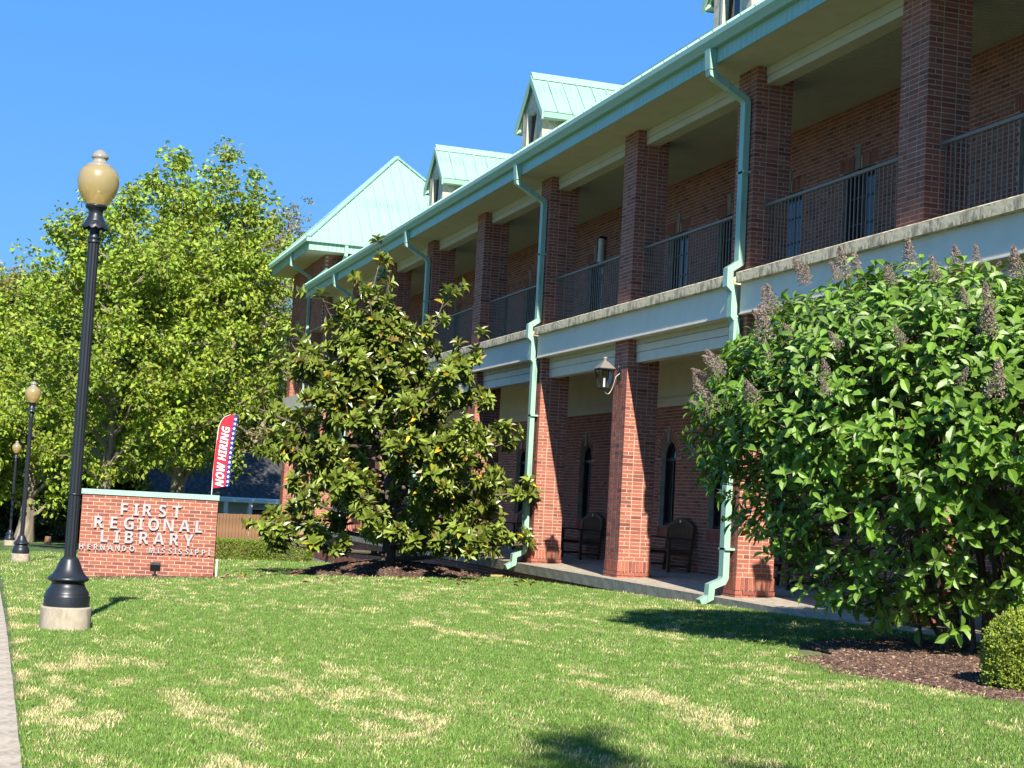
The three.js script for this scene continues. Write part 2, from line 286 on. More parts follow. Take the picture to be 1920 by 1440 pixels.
{
  const lo = [], loB = [], up = [], upB = [];
  for (const z of opens) {
    const w = 0.74, ys = 1.05, r0 = w / 2, y0 = -0.31; // arched windows
    lo.push({ z, w, y0, ys, arch: 1, skip: [[0, 0, 0, r0 + 0.215], [y0 - 0.22, y0, r0 + 0.02]] });
    for (let a = 0; a < 19; a++) { const t = (a + 0.5) / 19 * Math.PI; if (Math.abs(t - Math.PI / 2) < 0.14) continue; const mt = new THREE.Matrix4().makeRotationX(t - Math.PI / 2).setPosition(XW + 0.028, ys + Math.sin(t) * (r0 + 0.106), z - Math.cos(t) * (r0 + 0.106)); loB.push(mt.multiply(new THREE.Matrix4().makeScale(0.062, 0.2, Math.PI * (r0 + 0.02) / 19 - 0.006))); }
    for (let q = 0; q < 11; q++) { const a = z - r0 - 0.01 + q * 0.0691; loB.push([XW - 0.012, y0 - 0.21, a + 0.004, XW + 0.06, y0 - 0.008, a + 0.064]); }
    up.push({ z, w: 0.98, y0: YL, ys: 5.67, skip: [[5.67, 5.885, 0.6]] });
    for (let q = 0; q < 17; q++) { const a = z - 0.595 + q * 0.07; if (Math.abs(a + 0.035 - z) > 0.075) loB && upB.push([XW, 5.676, a + 0.004, XW + 0.06, 5.88, a + 0.065]); }
  }
  wall('lower_wall', FL(XW) - 0.02, 2.10, lo, 501, loB); wall('upper_wall', YL, 6.75, up, 502, upB);
  for (const z of opens) {
    if (z > -9) continue;
    const wn = part('window', lib), r0 = 0.37, sh = (r) => { const s = new THREE.Shape(); s.moveTo(-r, -0.31 - (r - r0)); s.lineTo(r, -0.31 - (r - r0)); s.lineTo(r, 1.05); s.absarc(0, 1.05, r, 0, Math.PI, false); s.lineTo(-r, -0.31 - (r - r0)); return s; };
    const B = new THREE.Matrix4().makeBasis(V(0, 0, -1), V(0, 1, 0), V(1, 0, 0)), fr = sh(r0 - 0.004); fr.holes.push(sh(r0 - 0.06));
    const f = new THREE.ExtrudeGeometry(fr, { depth: 0.07, bevelEnabled: false, curveSegments: 10 }); f.applyMatrix4(B.clone().setPosition(XW + 0.11, 0, z)); mesh('frame', f, M.frame, wn);
    new GB().box(XW + 0.115, 1.0, z - 0.315, XW + 0.175, 1.06, z + 0.315).box(XW + 0.12, -0.25, z - 0.02, XW + 0.17, 1.0, z + 0.02).build('transom', M.frame, wn);
    const pg = new THREE.ShapeGeometry(sh(r0 - 0.055), 10); pg.applyMatrix4(B.clone().setPosition(XW + 0.15, 0, z)); mesh('pane', pg, M.glass, wn);
    new GB().ext([[-0.05, 1.37], [0.05, 1.37], [0.072, 1.68], [-0.072, 1.68]], (u, v, t) => V(XW + t, v, z - u), 0.06, -0.02).build('keystone', M.stone, wn);
    const dn = part('door', lib), y1 = 5.67;
    const fb = new GB(); for (const s of [-1, 1]) fb.box(XW + 0.1, YL, z + s * 0.46 - 0.028, XW + 0.18, y1, z + s * 0.46 + 0.028);
    fb.box(XW + 0.1, y1 - 0.07, z - 0.432, XW + 0.18, y1, z + 0.432).box(XW + 0.1, YL, z - 0.432, XW + 0.18, YL + 0.16, z + 0.432); fb.build('frame', M.frame, dn);
    const mb = new GB(); for (const y of [4.3, 4.78, 5.22]) mb.box(XW + 0.125, y, z - 0.43, XW + 0.15, y + 0.03, z + 0.43); mb.box(XW + 0.128, YL + 0.16, z - 0.015, XW + 0.147, y1 - 0.07, z + 0.015); mb.build('glazing_bar', M.frame, dn);
    new GB().box(XW + 0.14, YL + 0.16, z - 0.432, XW + 0.146, y1 - 0.07, z + 0.432).build('pane', M.glass, dn);
    new GB().ext([[-0.055, 5.66], [0.055, 5.66], [0.085, 6.06], [-0.085, 6.06]], (u, v, t) => V(XW + t, v, z - u), 0.06, -0.02).build('keystone', M.stone, dn);
  }
  // cream frieze above the lower brick, lower ceiling
  new GB().box(XW - 0.03, 2.10, ZE, XW + 0.25, 2.27, ZN).build('frieze_trim', M.cream, lib);
  new GB().box(XW + 0.005, 2.27, ZE, XW + 0.25, 2.98, ZN).build('frieze_panel', M.olive, lib);
  new GB().box(XW + 0.26, FL(XW) - 0.6, ZE, XW + 0.5, 7.0, ZN).build('inner_wall', M.blind, lib);
  new GB().box(10.8, 2.96, ZE, XW, 3.05, ZN).build('porch_ceiling', M.olive, lib);
  new GB().box(XW + 0.05, 2.98, ZE, XW + 0.26, 3.62, ZN).build('floor_edge', M.cream, lib);
}
// floors
for (let k = -4; k <= 8; k++) {
  const z1 = zc(k - 1) - 0.3 - 0.004, z0 = Math.max(ZE, zc(k) - 0.3 + 0.004), b = new GB();
  b.ext([[10.28, YP], [10.30, YP - 0.19], [13.0, YP - 0.19], [13.0, FL(13.0)]].reverse().map(q => [q[0], q[1]]), (u, v, t) => V(u, v, t), z0, z1); b.build('porch_floor_slab', M.concrete, lib);
  new GB().box(10.42, YP - 1.6, z0, 10.6, YP - 0.19, z1).build('foundation', M.mortar, lib);
  { const list = []; for (let i = 0; i < 12; i++) for (let z = z1 - (i % 2) * 0.1; z > z0; z -= 0.203) list.push([10.413, YP - 0.19 - (i + 1) * PIT + 0.005, Math.max(z0, z - 0.193), 10.47, YP - 0.19 - i * PIT - 0.005, z]); if (k > 0) manyBricks(list, lib, 600 + k, 'foundation_bricks'); }
}
for (let k = -3; k <= 8; k += 2) { // edge band pieces run from downspout to downspout
  const z1 = zc(k - 2) - 0.16, z0 = Math.max(ZE, zc(k) - 0.16 + 0.0), b = new GB();
  b.ext([[10.36, 3.49], [XC + 0.7, 3.49], [XC + 0.7, 3.645], [10.375, 3.655], [10.36, 3.64]], (u, v, t) => V(u, v, t), z0 + 0.10, z1 - 0.10).build('slab_edge', M.lip, lib);
  new GB().box(10.455, 3.03, z0 + 0.09, XC + 0.4, 3.488, z1 - 0.09).build('edge_band', M.white, lib);
  new GB().box(10.438, 3.012, z0 + 0.09, 10.52, 3.029, z1 - 0.09).build('drip_edge', M.white, lib);
}
new GB().box(XC + 0.41, 3.06, ZE, XW + 0.04, 3.60, ZN).build('upper_floor_slab', M.concrete, lib);
for (let k = -1; k <= 7; k++) {
  const z1 = zc(k) - CW, z0 = zc(k + 1);
  const s = part('siding', lib); new GB().box(10.72, 2.62, z0, 10.90, 2.795, z1).build('board', M.white, s); new GB().box(10.71, 2.803, z0, 10.90, 2.93, z1).build('board', M.white, s); new GB().box(10.70, 2.938, z0, 10.90, 3.029, z1).build('board', M.cream, s);
  const b = part('beam', lib); new GB().box(10.72, 6.60, z0, 10.97, 6.72, z1).build('lower_board', M.cream, b); new GB().box(10.708, 6.724, z0, 10.982, 6.858, z1).build('upper_board', M.cream, b);
}
// soffit, ceiling, fascia, gutter
new GB().box(9.93, YS, ZE, 10.99, YS + 0.03, ZN).build('soffit', M.soffit, lib);
{ const b = new GB(); for (let z = -8; z > ZE; z -= 0.078) b.box(10.985, 6.735, z - 0.058, XW + 0.004, 6.76, z); b.box(10.985, 6.762, ZE, XW + 0.2, 6.80, ZN); const m = b.build('ceiling_boards', M.ceiling, lib); m.userData.kind = 'stuff'; }
new GB().ext([[9.905, YS - 0.03], [9.93, YS - 0.03], [9.93, 7.22], [9.905, 7.22]], (u, v, t) => V(u, v, t), ZE, ZN).build('fascia', M.mint, lib);
new GB().ext([[9.90, 7.06], [9.82, 7.06], [9.80, 7.10], [9.755, 7.17], [9.75, 7.25], [9.765, 7.25], [9.77, 7.18], [9.82, 7.10], [9.885, 7.08], [9.885, 7.27], [9.90, 7.27]].reverse(), (u, v, t) => V(u, v, t), ZE - 0.15, ZN).build('gutter', M.mint, lib);
// roof panels with standing seams
const TAN = 0.742, XR = 16.9, YE = 7.315, XE = 9.84, ridgeY = YE + (XR - XE) * TAN;
function roofPanel(parent, O, U, Vv, w, len0, len1, mat, name = 'roof_panel', rib = 0.036) { // sheet from O, width w along U, up Vv; len at both edges; rib on the first edge
  const N = new THREE.Vector3().crossVectors(U, Vv).normalize(); if (N.y < 0) N.negate(); const P = (u, v, n) => O.clone().addScaledVector(U, u).addScaledVector(Vv, v).addScaledVector(N, n), b = new GB();
  b.quad(P(0, 0, 0), P(w, 0, 0), P(w, len1, 0), P(0, len0, 0)).quad(P(0, 0, -0.02), P(w, 0, -0.02), P(w, 0, 0), P(0, 0, 0)).quad(P(0, 0, -0.02), P(0, len0, -0.02), P(w, len1, -0.02), P(w, 0, -0.02));
  if (len0 > 0.05 && rib > 0) { const r = 0.011; b.quad(P(r, 0, 0), P(r, len0, 0), P(r, len0, rib), P(r, 0, rib)).quad(P(-r, 0, 0), P(-r, 0, rib), P(-r, len0, rib), P(-r, len0, 0)).quad(P(-r, 0, rib), P(r, 0, rib), P(r, len0, rib), P(-r, len0, rib)).quad(P(-r, 0, 0), P(r, 0, 0), P(r, 0, rib), P(-r, 0, rib)); }
  return b.build(name, mat, parent);
}
{
  const rf = part('roof', lib), U = V(0, 0, 1), Vv = V(1, TAN, 0).normalize(), len = (XR - XE) * Math.hypot(1, TAN); let first = null, n = 0;
  for (let z = ZN; z > ZE; z -= 0.46) { if (!first) { first = roofPanel(rf, V(XE, YE, 0), U.clone().negate(), Vv, 0.46, len, len, M.roof); first.position.z = z; } else { const m = first.clone(); m.position.z = z; rf.add(m); } n++; }
  new GB().ext([[XE + 0.05, YE - 0.06], [XR, ridgeY - 0.04], [2 * XR - XE, YE - 0.06]].reverse(), (u, v, t) => V(u, v, t), ZE, ZN).build('attic', M.stucco, rf);
  new GB().ext([[XR, ridgeY + 0.02], [2 * XR - XE, YE - 0.02], [2 * XR - XE, YE - 0.05], [XR, ridgeY - 0.03]], (u, v, t) => V(u, v, t), ZE, ZN).build('rear_slope', M.roof, rf);
  new GB().box(XR - 0.1, ridgeY, ZE, XR + 0.1, ridgeY + 0.06, ZN).build('ridge_cap', M.roof, rf);
  const c = new GB(); c.tri(V(9.86, 7.30, ZE), V(9.86, 7.30, ZE + 4.2), V(10.6, 8.02, ZE)).tri(V(9.86, 7.30, ZE), V(10.6, 8.02, ZE), V(10.6, 7.3, ZE)); c.build('cricket', M.roof, rf);
  new GB().box(XW + 4, -1.6, ZE, 23.5, 6.8, ZN).build('rear_block', M.stucco, lib);
}
// dormers
function dormer(zm) {
  const d = part('dormer', lib), xf = 12.48, hw = 0.80, oh = 0.30, ye = 9.93, ya = 11.12, yb = 9.1, slope = (ya - ye) / (hw + oh);
  const yw = ya - slope * hw - 0.05, wy0 = 9.28, wy1 = 10.12, ww = 0.36;
  const sh = new THREE.Shape([[-hw, yb - 0.4], [hw, yb - 0.4], [hw, yw], [0, ya - 0.1], [-hw, yw]].map(q => new THREE.Vector2(...q))); sh.holes.push(new THREE.Path([[-ww, wy0 - 0.2], [-ww, wy1], [ww, wy1], [ww, wy0 - 0.2]].map(q => new THREE.Vector2(...q))));
  const B = new THREE.Matrix4().makeBasis(V(0, 0, -1), V(0, 1, 0), V(1, 0, 0)).setPosition(xf, 0, zm), fg = new THREE.ExtrudeGeometry(sh, { depth: 0.16, bevelEnabled: false }); fg.applyMatrix4(B); mesh('front_wall', fg, M.stucco, d);
  for (const s of [-1, 1]) new GB().box(xf + 0.16, yb - 0.4, zm + s * hw - (s > 0 ? 0.1 : 0), 15.1, yw + 0.02, zm + s * hw + (s > 0 ? 0 : 0.1)).build('side_wall', M.stucco, d);
  new GB().box(xf + 0.10, wy0 - 0.2, zm - ww, xf + 0.11, wy1, zm + ww).build('window_pane', M.glass, d);
  const w = new GB(); for (const s of [-1, 1]) w.box(xf - 0.02, wy0 - 0.2, zm + s * (ww + 0.05) - 0.045, xf + 0.1, wy1 + 0.09, zm + s * (ww + 0.05) + 0.045); w.build('window_trim', M.cream, d);
  const xo = 12.37, xb = XE + (ya - YE) / TAN + 0.1;
  for (const s of [-1, 1]) { // two roof slopes, panel by panel
    const E0 = V(xo, ye, zm + s * (hw + oh)), up = V(0, ya - ye, -s * (hw + oh)), len = up.length(), U = V(1, 0, 0), n = 7, pw = 0.405; up.normalize();
    for (let i = 0; i < n; i++) {
      const x0 = i * pw, w0 = Math.min(pw, xb - xo - x0); if (w0 <= 0.02) break;
      const O = E0.clone().addScaledVector(U, x0), lim = 1; let m;
      if (s > 0) m = roofPanel(d, O, U, up, w0, len, len, M.roof, 'roof_panel', i ? 0.04 : 0); else m = roofPanel(d, O.clone().addScaledVector(U, w0), V(-1, 0, 0), up, w0, len, len, M.roof, 'roof_panel', 0.04);
    }
    new GB().ext([[0, 0.0], [0, -0.2], [hw + oh, ye - ya - 0.2], [hw + oh, ye - ya + 0.0]].map(q => [q[0] * s, q[1]]), (u, v, t) => V(xo + t, ya + v - 0.012, zm + u), -0.02, 0.025).build('rake_board', M.mint, d);
    new GB().ext([[0, 0], [0, -0.16], [0.07, -0.13], [0.10, 0.0]].map(q => [q[0] * s, q[1]]), (u, v, t) => V(t, ye + v - 0.03, zm + s * (hw + oh) - s * 0.07 + u), xo + 0.03, xb - 1.2).build('eave_gutter', M.mint, d);
    new GB().quad(V(xo + 0.03, ye - 0.16, zm + s * (hw + oh - 0.02)), V(xb - 1, ye - 0.16, zm + s * (hw + oh - 0.02)), V(xb - 1, ye - 0.16, zm + s * (hw - 0.01)), V(xo + 0.03, ye - 0.16, zm + s * (hw - 0.01))).build('eave_soffit', M.cream, d);
  }
  new GB().ext([[-0.16, ya - 0.16 * slope + 0.035], [0, ya + 0.035], [0.16, ya - 0.16 * slope + 0.035], [0.16, ya - 0.16 * slope + 0.075], [0, ya + 0.08], [-0.16, ya - 0.16 * slope + 0.075]], (u, v, t) => V(t, v, zm + u), xo, xb + 0.1).build('ridge_cap', M.roof, d);
}
for (const z of [-14.2, -25.85, -37.4, -46.7]) dormer(z);
// downspouts on every second column
function sweep(path, w) { // outline of a bent strip w wide
  const L = [], Rr = []; for (let i = 0; i < path.length; i++) { const a = path[Math.max(0, i - 1)], b = path[i], c = path[Math.min(path.length - 1, i + 1)]; const d1 = [b[0] - a[0], b[1] - a[1]], d2 = [c[0] - b[0], c[1] - b[1]], n = (d) => { const l = Math.hypot(...d) || 1; return [-d[1] / l, d[0] / l]; }; const n1 = i ? n(d1) : n(d2), n2 = i < path.length - 1 ? n(d2) : n(d1); let m = [n1[0] + n2[0], n1[1] + n2[1]]; const l = Math.hypot(...m), k = w / 2 / Math.max(0.4, (m[0] * n1[0] + m[1] * n1[1]) / l); m = [m[0] / l * k, m[1] / l * k]; L.push([b[0] + m[0], b[1] + m[1]]); Rr.push([b[0] - m[0], b[1] - m[1]]); }
  return L.concat(Rr.reverse());
}
function downspout(z, tower) {
  const d = part('downspout', lib), w = 0.10, hz = 0.075;
  new GB().ext([[9.78, 7.07], [9.90, 7.07], [9.90, 6.74], [9.80, 6.74]].reverse(), (u, v, t) => V(u, v, t), z - 0.09, z + 0.09).build('leader_head', M.mint, d);
  new GB().ext(sweep([[9.85, 6.74], [9.86, 6.68], [10.44, 6.36], [10.475, 6.30], [10.475, 3.82], [10.30, 3.70], [10.30, 3.46], [10.385, 3.38], [10.385, 3.0], [10.44, 2.94], [10.44, -0.96], [10.41, -1.02], [10.22, -1.10], [10.21, -1.26], [10.05, -1.345]], w), (u, v, t) => V(u, v, t), z - hz, z + hz).build('pipe', M.mint, d);
  for (const y of [5.2, 1.8, -0.55]) new GB().box(10.39 + (y > 3 ? 0.035 : 0), y, z - hz - 0.045, 10.55, y + 0.035, z + hz + 0.045).build('strap', M.mint, d);
}
for (let k = 1; k <= 7; k += 2) downspout(zc(k) - 0.20);
// railings
let pickets = 0;
for (let k = -1; k <= 7; k++) {
  const r = part('railing', lib), z1 = zc(k) - CW, z0 = zc(k + 1), X = 10.80, pg = new GB().box(-0.007, 3.66, -0.007, 0.007, 4.70, 0.007).geo(), rest = new GB();
  new GB().box(X - 0.03, 4.695, z0 + 0.02, X + 0.03, 4.735, z1 - 0.02).build('top_rail', M.rail, r); new GB().box(X - 0.02, 3.70, z0 + 0.02, X + 0.02, 3.725, z1 - 0.02).build('bottom_rail', M.rail, r);
  for (const z of [z0 + 0.01, z1 - 0.01]) new GB().box(X - 0.05, 4.655, z - 0.01, X + 0.05, 4.775, z + 0.01).build('wall_plate', M.rail, r);
  for (let z = z1 - 0.1; z > z0 + 0.05; z -= 0.104) { if (pickets < 290) { const m = mesh('picket', pg, M.rail, r); m.position.set(X, 0, z); pickets++; } else rest.box(X - 0.007, 3.66, z - 0.007, X + 0.007, 4.70, z + 0.007); }
  if (rest.p.length) rest.build('pickets', M.rail, r).userData.kind = 'stuff';
}
// lanterns on the columns between
function lantern(zf) {
  const l = part('wall_lantern', lib), x = 10.24, z = zf - CW / 2, y = 2.14, h = 0.34, rb = 0.08, rt = 0.135;
  const ringY = (r, yy) => [[-1, -1], [1, -1], [1, 1], [-1, 1]].map(q => V(x + q[0] * r, yy, z + q[1] * r)), b0 = ringY(rb, y), t0 = ringY(rt, y + h), gp = new GB(), fr = new GB();
  for (let i = 0; i < 4; i++) { const j = (i + 1) % 4; gp.quad(b0[i], b0[j], t0[j], t0[i]); fr.bar(b0[i], t0[i], 0.018, 0.018); fr.bar(b0[i], b0[j], 0.02, 0.02); fr.bar(t0[i], t0[j], 0.026, 0.022); }
  gp.build('glass', M.clear, l); fr.box(x - rb, y - 0.02, z - rb, x + rb, y, z + rb).build('frame', M.iron, l);
  const rf = new GB(), r1 = ringY(rt + 0.02, y + h + 0.01), r2 = ringY(0.042, y + h + 0.14); for (let i = 0; i < 4; i++) { const j = (i + 1) % 4; rf.quad(r1[i], r1[j], r2[j], r2[i]); } rf.build('hood', M.copper, l);
  const fin = new THREE.LatheGeometry([[0.05, 0], [0.045, 0.06], [0.06, 0.08], [0.06, 0.1], [0.03, 0.12], [0, 0.13]].map(q => new THREE.Vector2(...q)), 10); fin.scale(0.8, 0.8, 0.8); fin.translate(x, y + h + 0.13, z); mesh('finial', fin, M.copper, l);
  const c = new THREE.CylinderGeometry(0.016, 0.022, 0.16, 8); c.translate(x, y + 0.10, z); mesh('burner', c, M.lampWhite, l);
  const pts = []; for (let i = 0; i <= 10; i++) { const t = i / 10; pts.push(V(x + t * 0.22, y - 0.04 - Math.sin(t * Math.PI * 0.8) * 0.14 + t * t * 0.34, z)); } pts.push(V(XC, y + 0.3, z)); new GB().tube(pts, pts.map(() => 0.010), 6).build('bracket', M.copper, l);
  new GB().box(XC - 0.02, y + 0.18, z - 0.045, XC + 0.001, y + 0.4, z + 0.045).build('back_plate', M.iron, l);
  new GB().tube([V(XC - 0.012, y + 0.4, z - 0.06), V(XC - 0.012, y + 0.62, z - 0.06)], [0.01, 0.01], 5).build('gas_pipe', M.copper, l);
}
for (let k = 0; k <= 8; k += 2) lantern(zc(k));
// small lights
for (let k = 0; k <= 7; k++) { const c = new THREE.CylinderGeometry(0.085, 0.095, 0.02, 16); c.translate(11.9, 6.727, zc(k) - CW / 2 - BAY / 2); mesh('ceiling_light', c, M.lampWhite, lib); }
for (const k of [2, 4]) { const z = zc(k) - CW / 2 - BAY / 2 + 1.2, s = new THREE.SphereGeometry(0.17, 16, 8, 0, Math.PI * 2, Math.PI / 2, Math.PI / 2); s.scale(1, 0.6, 1); s.translate(XW - 0.2, 2.16, z); const l = part('wall_light', lib); mesh('dome', s, M.lampWhite, l); new GB().box(XW - 0.2, 2.155, z - 0.03, XW, 2.185, z + 0.03).build('arm', M.lampWhite, l); }
{ const s = part('wall_sconce', lib), z = -32.6; const c = new THREE.CylinderGeometry(0.07, 0.07, 0.55, 12); c.translate(XW - 0.1, 5.85, z); mesh('tube', c, M.lampWhite, s); new GB().box(XW - 0.17, 6.12, z - 0.075, XW, 6.17, z + 0.075).box(XW - 0.17, 5.5, z - 0.075, XW, 5.56, z + 0.075).build('bracket', M.frame, s); }
// the hip-roofed end block
{
  const x0 = 10.55, x1 = 16.85, z1 = -54.25, z0 = -60.55, ye = 8.9, e = 0.85, bt = part('end_block', lib);
  const list = []; const n = Math.floor((ye - 0.3 + 2.8) / PIT);
  new GB().box(x0 + 0.05 + 1.2, -2.9, z0 + 0.05, x1, ye - 0.1, z1 - 0.007).box(x0 + 0.007, 5.9, z0 + 0.007, x1, ye - 0.1, z1 - 0.007).build('core', M.mortar, bt);
  for (let i = 0; i < n; i++) { const y = -2.8 + i * PIT; for (let x = x0 + (i % 2) * 0.1; x < x1; x += 0.203) if (y > 5.9 || x > x0 + 1.3) list.push([x, y + 0.005, z1 - 0.05, Math.min(x1, x + 0.193), y + PIT - 0.005, z1]); if (y > 5.9) for (let z = z1 - 0.06 - (i % 2) * 0.1; z > z0; z -= 0.203) list.push([x0, y + 0.005, Math.max(z0, z - 0.193), x0 + 0.05, y + PIT - 0.005, z]); }
  manyBricks(list, bt, 701);
  for (const z of [-56.3, -59.93]) { const n2 = Math.floor(8.7 / PIT), l2 = columnBricks(x0, z, CW, -2.8, n2, PIT, (i) => 'q'); new GB().box(x0 + 0.006, -2.8, z - CW + 0.006, x0 + CW - 0.006, 5.95, z - 0.006).build('pier_core', M.mortar, bt); manyBricks(l2, bt, 710 - z, 'pier_bricks'); }
  new GB().box(10.42, 3.03, z0, XC + 1.2, 3.6, z1).build('floor_band', M.white, bt);
  const y1 = ye + 0.02; new GB().box(x0 - e + 0.1, ye - 0.40, z0 - e + 0.1, x1 + e, ye - 0.36, z1 + e - 0.1).build('eave_soffit', M.soffit, bt);
  new GB().box(x0 - e + 0.07, ye - 0.40, z0 - e + 0.07, x0 - e + 0.1, ye - 0.08, z1 + e - 0.07).build('fascia', M.mint, bt); new GB().box(x0 - e + 0.1, ye - 0.40, z1 + e - 0.1, x1 + e, ye - 0.08, z1 + e - 0.07).build('fascia', M.mint, bt);
  new GB().box(x0 - e - 0.05, ye - 0.12, z0 - e, x0 - e + 0.07, ye + 0.02, z1 + e + 0.05).build('eave_gutter', M.mint, bt); new GB().box(x0 - e + 0.07, ye - 0.12, z1 + e - 0.07, x1 + e, ye + 0.02, z1 + e + 0.05).build('eave_gutter', M.mint, bt);
  const a = 4.0, rise = 4.12, ex = x0 - e, ez = z1 + e, side = 8, hyp = Math.hypot(a, rise);
  const slopes = [[V(ex, y1, ez), V(1, 0, 0), V(0, rise, -a)], [V(ex, y1, ez - side), V(0, 0, 1), V(a, rise, 0)], [V(ex + side, y1, ez), V(0, 0, -1), V(-a, rise, 0)], [V(ex + side, y1, ez - side), V(-1, 0, 0), V(0, rise, a)]];
  for (const [O, U, up] of slopes) { const Vv = up.clone().normalize(); const w = 0.4, L = (u) => Math.max(0.001, Math.min(u, side - u) / a * hyp); for (let i = 0; i < 20; i++) roofPanel(bt, O.clone().addScaledVector(U, i * w), U, Vv, w, L(i * w), L((i + 1) * w), M.roof, 'roof_panel', 0.04); }
  for (const [sx, sz] of [[0, 0], [1, 0], [0, 1], [1, 1]]) new GB().bar(V(ex + sx * side, y1 + 0.03, ez - sz * side), V(ex + a, y1 + rise + 0.04, ez - a), 0.2, 0.05).build('hip_cap', M.roof, bt);
  // its own downspouts
  for (const [px, pz, ax] of [[x0 - 0.05, -56.6, 0]]) { new GB().ext(sweep([[x0 - e + 0.02, ye - 0.15], [x0 - e + 0.02, ye - 0.55], [x0 - 0.08, ye - 0.95], [x0 - 0.06, -2.4]], 0.09), (u, v, t) => V(u, v, t), pz - 0.06, pz + 0.06).build('downspout', M.mint, bt); }
  new GB().ext(sweep([[z1 + e - 0.02, ye - 0.1], [z1 + e - 0.02, ye - 0.5], [z1 + 0.07, ye - 0.9], [z1 + 0.06, 7.3]], 0.09), (u, v, t) => V(x0 + 0.55 + t, v, u), -0.06, 0.06).build('downspout', M.mint, bt);
  new GB().box(9.9, -2.7, ZE - 6, 12, YP - 0.4, ZE).build('terrace', M.concrete, bt);
}
// ---------------------------------------------------------------- porch benches
function bench(z, label) {
  const b = thing('garden_bench', label, 'bench', 'wooden benches against the porch wall'), W = 1.15, xb = 12.68, xf = 12.2, fy = (x) => FL(x), s0 = FL(12.4) + 0.42, top = FL(12.6);
  for (const zz of [z, z - W]) {
    new GB().box(xf, fy(xf), zz - 0.03, xf + 0.055, fy(xf) + 0.64, zz + 0.03).build('leg', M.teak, b);
    new GB().bar(V(xb - 0.03, fy(xb), zz), V(xb + 0.05, top + 0.86, zz), 0.055, 0.055).build('leg', M.teak, b);
    const pts = [V(xf - 0.04, fy(xf) + 0.645, zz), V(xf + 0.2, fy(xf) + 0.665, zz), V(xb, fy(xf) + 0.64, zz)]; const a = new GB(); a.bar(pts[0], pts[1], 0.07, 0.03); a.bar(pts[1], pts[2], 0.07, 0.03); a.build('armrest', M.teak, b);
    new GB().box(xf + 0.05, fy(xf) + 0.1, zz - 0.015, xb - 0.03, fy(xf) + 0.15, zz + 0.015).build('stretcher', M.teak, b);
    new GB().box(xf + 0.05, s0 - 0.09, zz - 0.018, xb - 0.02, s0 - 0.02, zz + 0.018).build('seat_rail', M.teak, b);
  }
  for (let i = 0; i < 6; i++) new GB().box(xf + 0.01 + i * 0.078, s0 - 0.015, z - W + 0.03, xf + 0.075 + i * 0.078, s0 + 0.005, z - 0.03).build('seat_slat', M.teak, b);
  const ht = (t) => top + 0.86 + 0.14 * Math.sin(Math.PI * t), lean = (y) => xb - 0.02 + 0.07 * (y - top) / 0.9;
  for (let i = 0; i < 10; i++) { const p = new GB(), t0 = i / 10, t1 = (i + 1) / 10; p.bar(V(lean(ht(t0)), ht(t0), z - W * t0), V(lean(ht(t1)), ht(t1), z - W * t1), 0.035, 0.08); p.build('top_rail', M.teak, b); }
  for (let i = 1; i < 15; i++) { const t = i / 15; new GB().bar(V(lean(s0 + 0.1), s0 + 0.1, z - W * t), V(lean(ht(t) - 0.04), ht(t) - 0.04, z - W * t), 0.015, 0.045, undefined, V(0, 0, 1)).build('back_slat', M.teak, b); }
  new GB().bar(V(lean(s0 + 0.09), s0 + 0.09, z), V(lean(s0 + 0.09), s0 + 0.09, z - W), 0.03, 0.05).build('back_rail', M.teak, b);
  const c = new THREE.CylinderGeometry(0.03, 0.03, 0.012, 12); c.rotateZ(Math.PI / 2); c.translate(lean(ht(0.5)) - 0.03, ht(0.5) - 0.03, z - W / 2); mesh('medallion', c, M.lampWhite, b);
}
bench(-27.05, 'dark teak bench on porch between the lantern column and downspout column');
bench(-31.75, 'dark teak bench on porch seen past the edge of the magnolia');
bench(-22.35, 'dark teak bench on porch half hidden behind the flowering shrub');
bench(-36.4, 'dark teak bench on porch hidden mostly by the magnolia leaves');

// ---------------------------------------------------------------- lamp posts
const lathe = (pts, n = 32) => new THREE.LatheGeometry(pts.map(q => new THREE.Vector2(q[0], q[1])), n);
function flutedPole(y0, y1, r0, r1, n = 14) { // shallow flutes
  const g0 = new GB(), seg = n * 6, P = (y, r, k) => { const a = k / seg * Math.PI * 2, rr = r * (1 - 0.075 * Math.pow(Math.abs(Math.sin(a * n / 2)), 0.6)); return V(Math.cos(a) * rr, y, Math.sin(a) * rr); };
  for (let i = 0; i < 6; i++) { const a = i / 6, b = (i + 1) / 6; for (let k = 0; k < seg; k++) g0.quad(P(lerp(y0, y1, b), lerp(r0, r1, b), k), P(lerp(y0, y1, b), lerp(r0, r1, b), k + 1), P(lerp(y0, y1, a), lerp(r0, r1, a), k + 1), P(lerp(y0, y1, a), lerp(r0, r1, a), k)); }
  return g0.geo();
}
